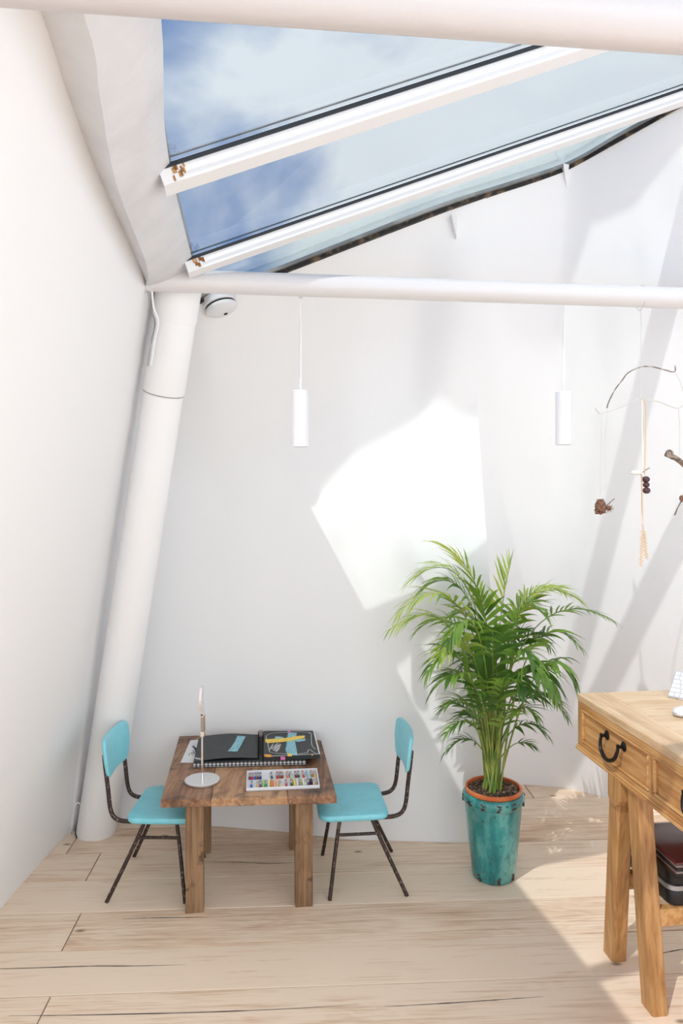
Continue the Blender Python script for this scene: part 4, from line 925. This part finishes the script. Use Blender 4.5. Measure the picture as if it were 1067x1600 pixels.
# trestle legs. world positions -> local
def loc(p):
    q = Vector(p)-Vector((c0.x,c0.y,0)); return Vector((q.dot(dv_), q.dot(-du), q.z))
def dleg(foot, top, wx, wy):
    f = loc(foot); t = loc(top)
    def rg(c, sx=1.0):
        e = .005; return [c+Vector((x,y,0)) for x,y in ((-wx/2+e,-wy/2),(wx/2-e,-wy/2),(wx/2,-wy/2+e),(wx/2,wy/2-e),(wx/2-e,wy/2),(-wx/2+e,wy/2),(-wx/2,wy/2-e),(-wx/2,-wy/2+e))]
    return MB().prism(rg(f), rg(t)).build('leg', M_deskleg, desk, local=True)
for off in (Vector((0,0,0)), du*.86):
    for side in (0, 1):
        so = dv_*(.575*side)
        dleg(Vector((.935,2.52,0))+off+so, Vector((.925,2.425,.66))+off+so, .052, .068)
        dleg(Vector((.962,2.262,0))+off+so, Vector((.947,2.345,.66))+off+so, .052, .068)
        b = loc(Vector((.918,2.40,0))+off+so)
        o = MB(); zz = [(-.035,.655),(-.035,.585),(-.030,.572),(-.018,.563),(.018,.563),(.030,.572),(.035,.585),(.035,.655)]
        o.prism([b+Vector((-.024,y+.02,z)) for y,z in zz],[b+Vector((.030,y+.02,z)) for y,z in zz]).build('leg_head', M_deskleg, desk, local=True)
    for pt_ in ((.96,2.285),(.935,2.495)):
        a = loc(Vector((pt_[0],pt_[1],.27))+off)
        MB().box((a.x+.02,a.y-.017,.245),(a.x+.575,a.y+.017,.298), bev=.003).build('stretcher', M_desk, desk, local=True)
    a = loc(Vector((.935,2.40,0))+off)
    for xx in (.12,.30,.46):
        MB().box((a.x+xx,a.y-.10,.262),(a.x+xx+.05,a.y+.10,.290), bev=.002).build('shelf_slat', M_deskleg, desk, local=True)
# things under the desk
rzD = math.atan2(dv_.y, dv_.x)
cs = thing('black_case', 'black hard case with a silver band, on the rail under the desk', 'case', Vector((1.02,2.285,.2985)), rzD)
def rbox(name, sx, sy, z0, z1, r, m, parent, grow=0.0, x0=0, y0=0):
    base = [(x+sx/2+x0, y+sy/2+y0) for x, y in rrect(sx/2+grow, sy/2+grow, r)]; cxx, cyy = sx/2+x0, sy/2+y0; prof = [(-.012,z0),(-.003,z0+.003),(0,z0+.012),(0,z1-.012),(-.003,z1-.003),(-.012,z1)] if z1-z0 > .03 else [(0,z0),(0,z1)]
    vs=[]; fs=[]; ns=len(base)
    for e, z in prof:
        for x, y in base: k = Vector((x-cxx,y-cyy,0)); l_ = k.length; k = k*((l_+e)/l_); vs.append((k.x+cxx,k.y+cyy,z))
    for q in range(len(prof)-1):
        for k in range(ns): fs.append((q*ns+k,q*ns+(k+1)%ns,(q+1)*ns+(k+1)%ns,(q+1)*ns+k))
    fs += [tuple(range(ns-1,-1,-1)), tuple((len(prof)-1)*ns+k for k in range(ns))]
    return MB().add(vs,fs).build(name, m, parent, smooth=True, local=True, ang=40)
rbox('lower_shell', .42,.30,0,.052,.03,M_blackplastic,cs); rbox('silver_band',.42,.30,.050,.064,.03,M_silver,cs,grow=.002); rbox('upper_shell',.42,.30,.062,.122,.03,M_blackplastic,cs)
fb = thing('document_box', 'clear plastic document box with maroon contents lying on the black case', 'box', Vector((1.004,2.215,.4207)), rzD-.02)
rbox('shell', .32,.27,0,.052,.004,M_folder,fb)
M_marn = mat('maroon_folder', (.24,.035,.045), .5)
for k in range(5): rbox('folder', .30,.25,.003+.0092*k,.010+.0092*k,.003,[M_black,M_silver,M_black,M_silver,M_marn][k],fb,x0=.01,y0=.01)

# keyboard, stand and mouse on the desk
M_key = mat('white_key', (.84,.84,.85), .4); M_alu = mat('aluminium', (.68,.69,.71), .35, .7)
k0 = Vector((1.168,2.64,DH+.004)); e1_ = Vector((.735,-.68,0)).normalized(); e2_ = (Vector((1.2326,2.70,.931))-k0).normalized(); e2_ = (e2_-e1_*e2_.dot(e1_)).normalized(); e3_ = e1_.cross(e2_)
kb = thing('keyboard', 'white computer keyboard propped at a slant on the desk, cut off at right', 'keyboard', k0)
Mk = Matrix((e1_,e2_,e3_)).transposed()
def kbx(a, b, bev=0): 
    m = MB().box(a,b,bev=bev); m.v = [Mk@v for v in m.v]; return m
kbx((0,0,-.006),(.28,.118,0),.0015).build('base', M_alu, kb, local=True)
ky = None
rws = [(.004,.0165),(.0225,.0165),(.041,.0165),(.0595,.0165),(.078,.0165),(.0965,.0150)]
for r,(yy,hh) in enumerate(rws):
    x = .004; c = 0
    while x < .272:
        wk = (.0165 if not (c == 0 and r in (1,2,3)) else (.034,.029,.025)[r-1])
        if r == 0 and c == 4: wk = .09
        if x+wk > .277: wk = .277-x
        if wk > .006: kbx((x,yy,.0002),(x+wk,yy+hh,.0022),.0007).build('key', M_key, kb, local=True)
        x += wk+.0022; c += 1
stn = thing('keyboard_stand', 'white bent stand behind the slanted keyboard', 'stand', k0)
s1 = MB(); s1.v=[]; 
w1 = MB().box((.04,.004,-.012),(.24,.13,-.0075),bev=.001); w1.v = [Mk@v for v in w1.v]; w1.build('back_plate', M_plastic, stn, local=True)
foot_y = e2_*.12; 
hz = Vector((e2_.x,e2_.y,0)).normalized()
a = e1_*.04+e2_*.128-e3_*.010; b = e1_*.24+e2_*.128-e3_*.010; gz = -.0028
a2 = Vector((a.x,a.y,gz))+hz*.05; b2 = Vector((b.x,b.y,gz))+hz*.05
MB().prism([a,b,b2,a2],[p+hz*.004 for p in (a,b,b2,a2)]).build('rear_leg', M_plastic, stn, local=True)
p1 = Vector((e1_.x*.04,e1_.y*.04,gz))-Vector((e3_.x,e3_.y,0))*.0; p2 = Vector((e1_.x*.24,e1_.y*.24,gz))
MB().prism([p1,p2,b2,a2],[p+Vector((0,0,.0025)) for p in (p1,p2,b2,a2)]).build('foot_plate', M_plastic, stn, local=True)
mo = ath(1075,1118,DH)
ms_ = thing('computer_mouse', 'grey rounded computer mouse at the right edge of the desk', 'mouse', (mo.x,mo.y,DH), rzD)
S = Matrix.Diagonal((1.45,.9,1))
MB().lathe([(.030,.0003),(.036,.004),(.037,.010),(.035,.014)], n=32, M=S).build('base', M_alu, ms_, smooth=True, local=True)
MB().lathe([(.036,.0135),(.034,.020),(.026,.026),(.014,.029),(.0001,.030)], n=32, M=S).build('top_shell', M_plastic, ms_, smooth=True, local=True)
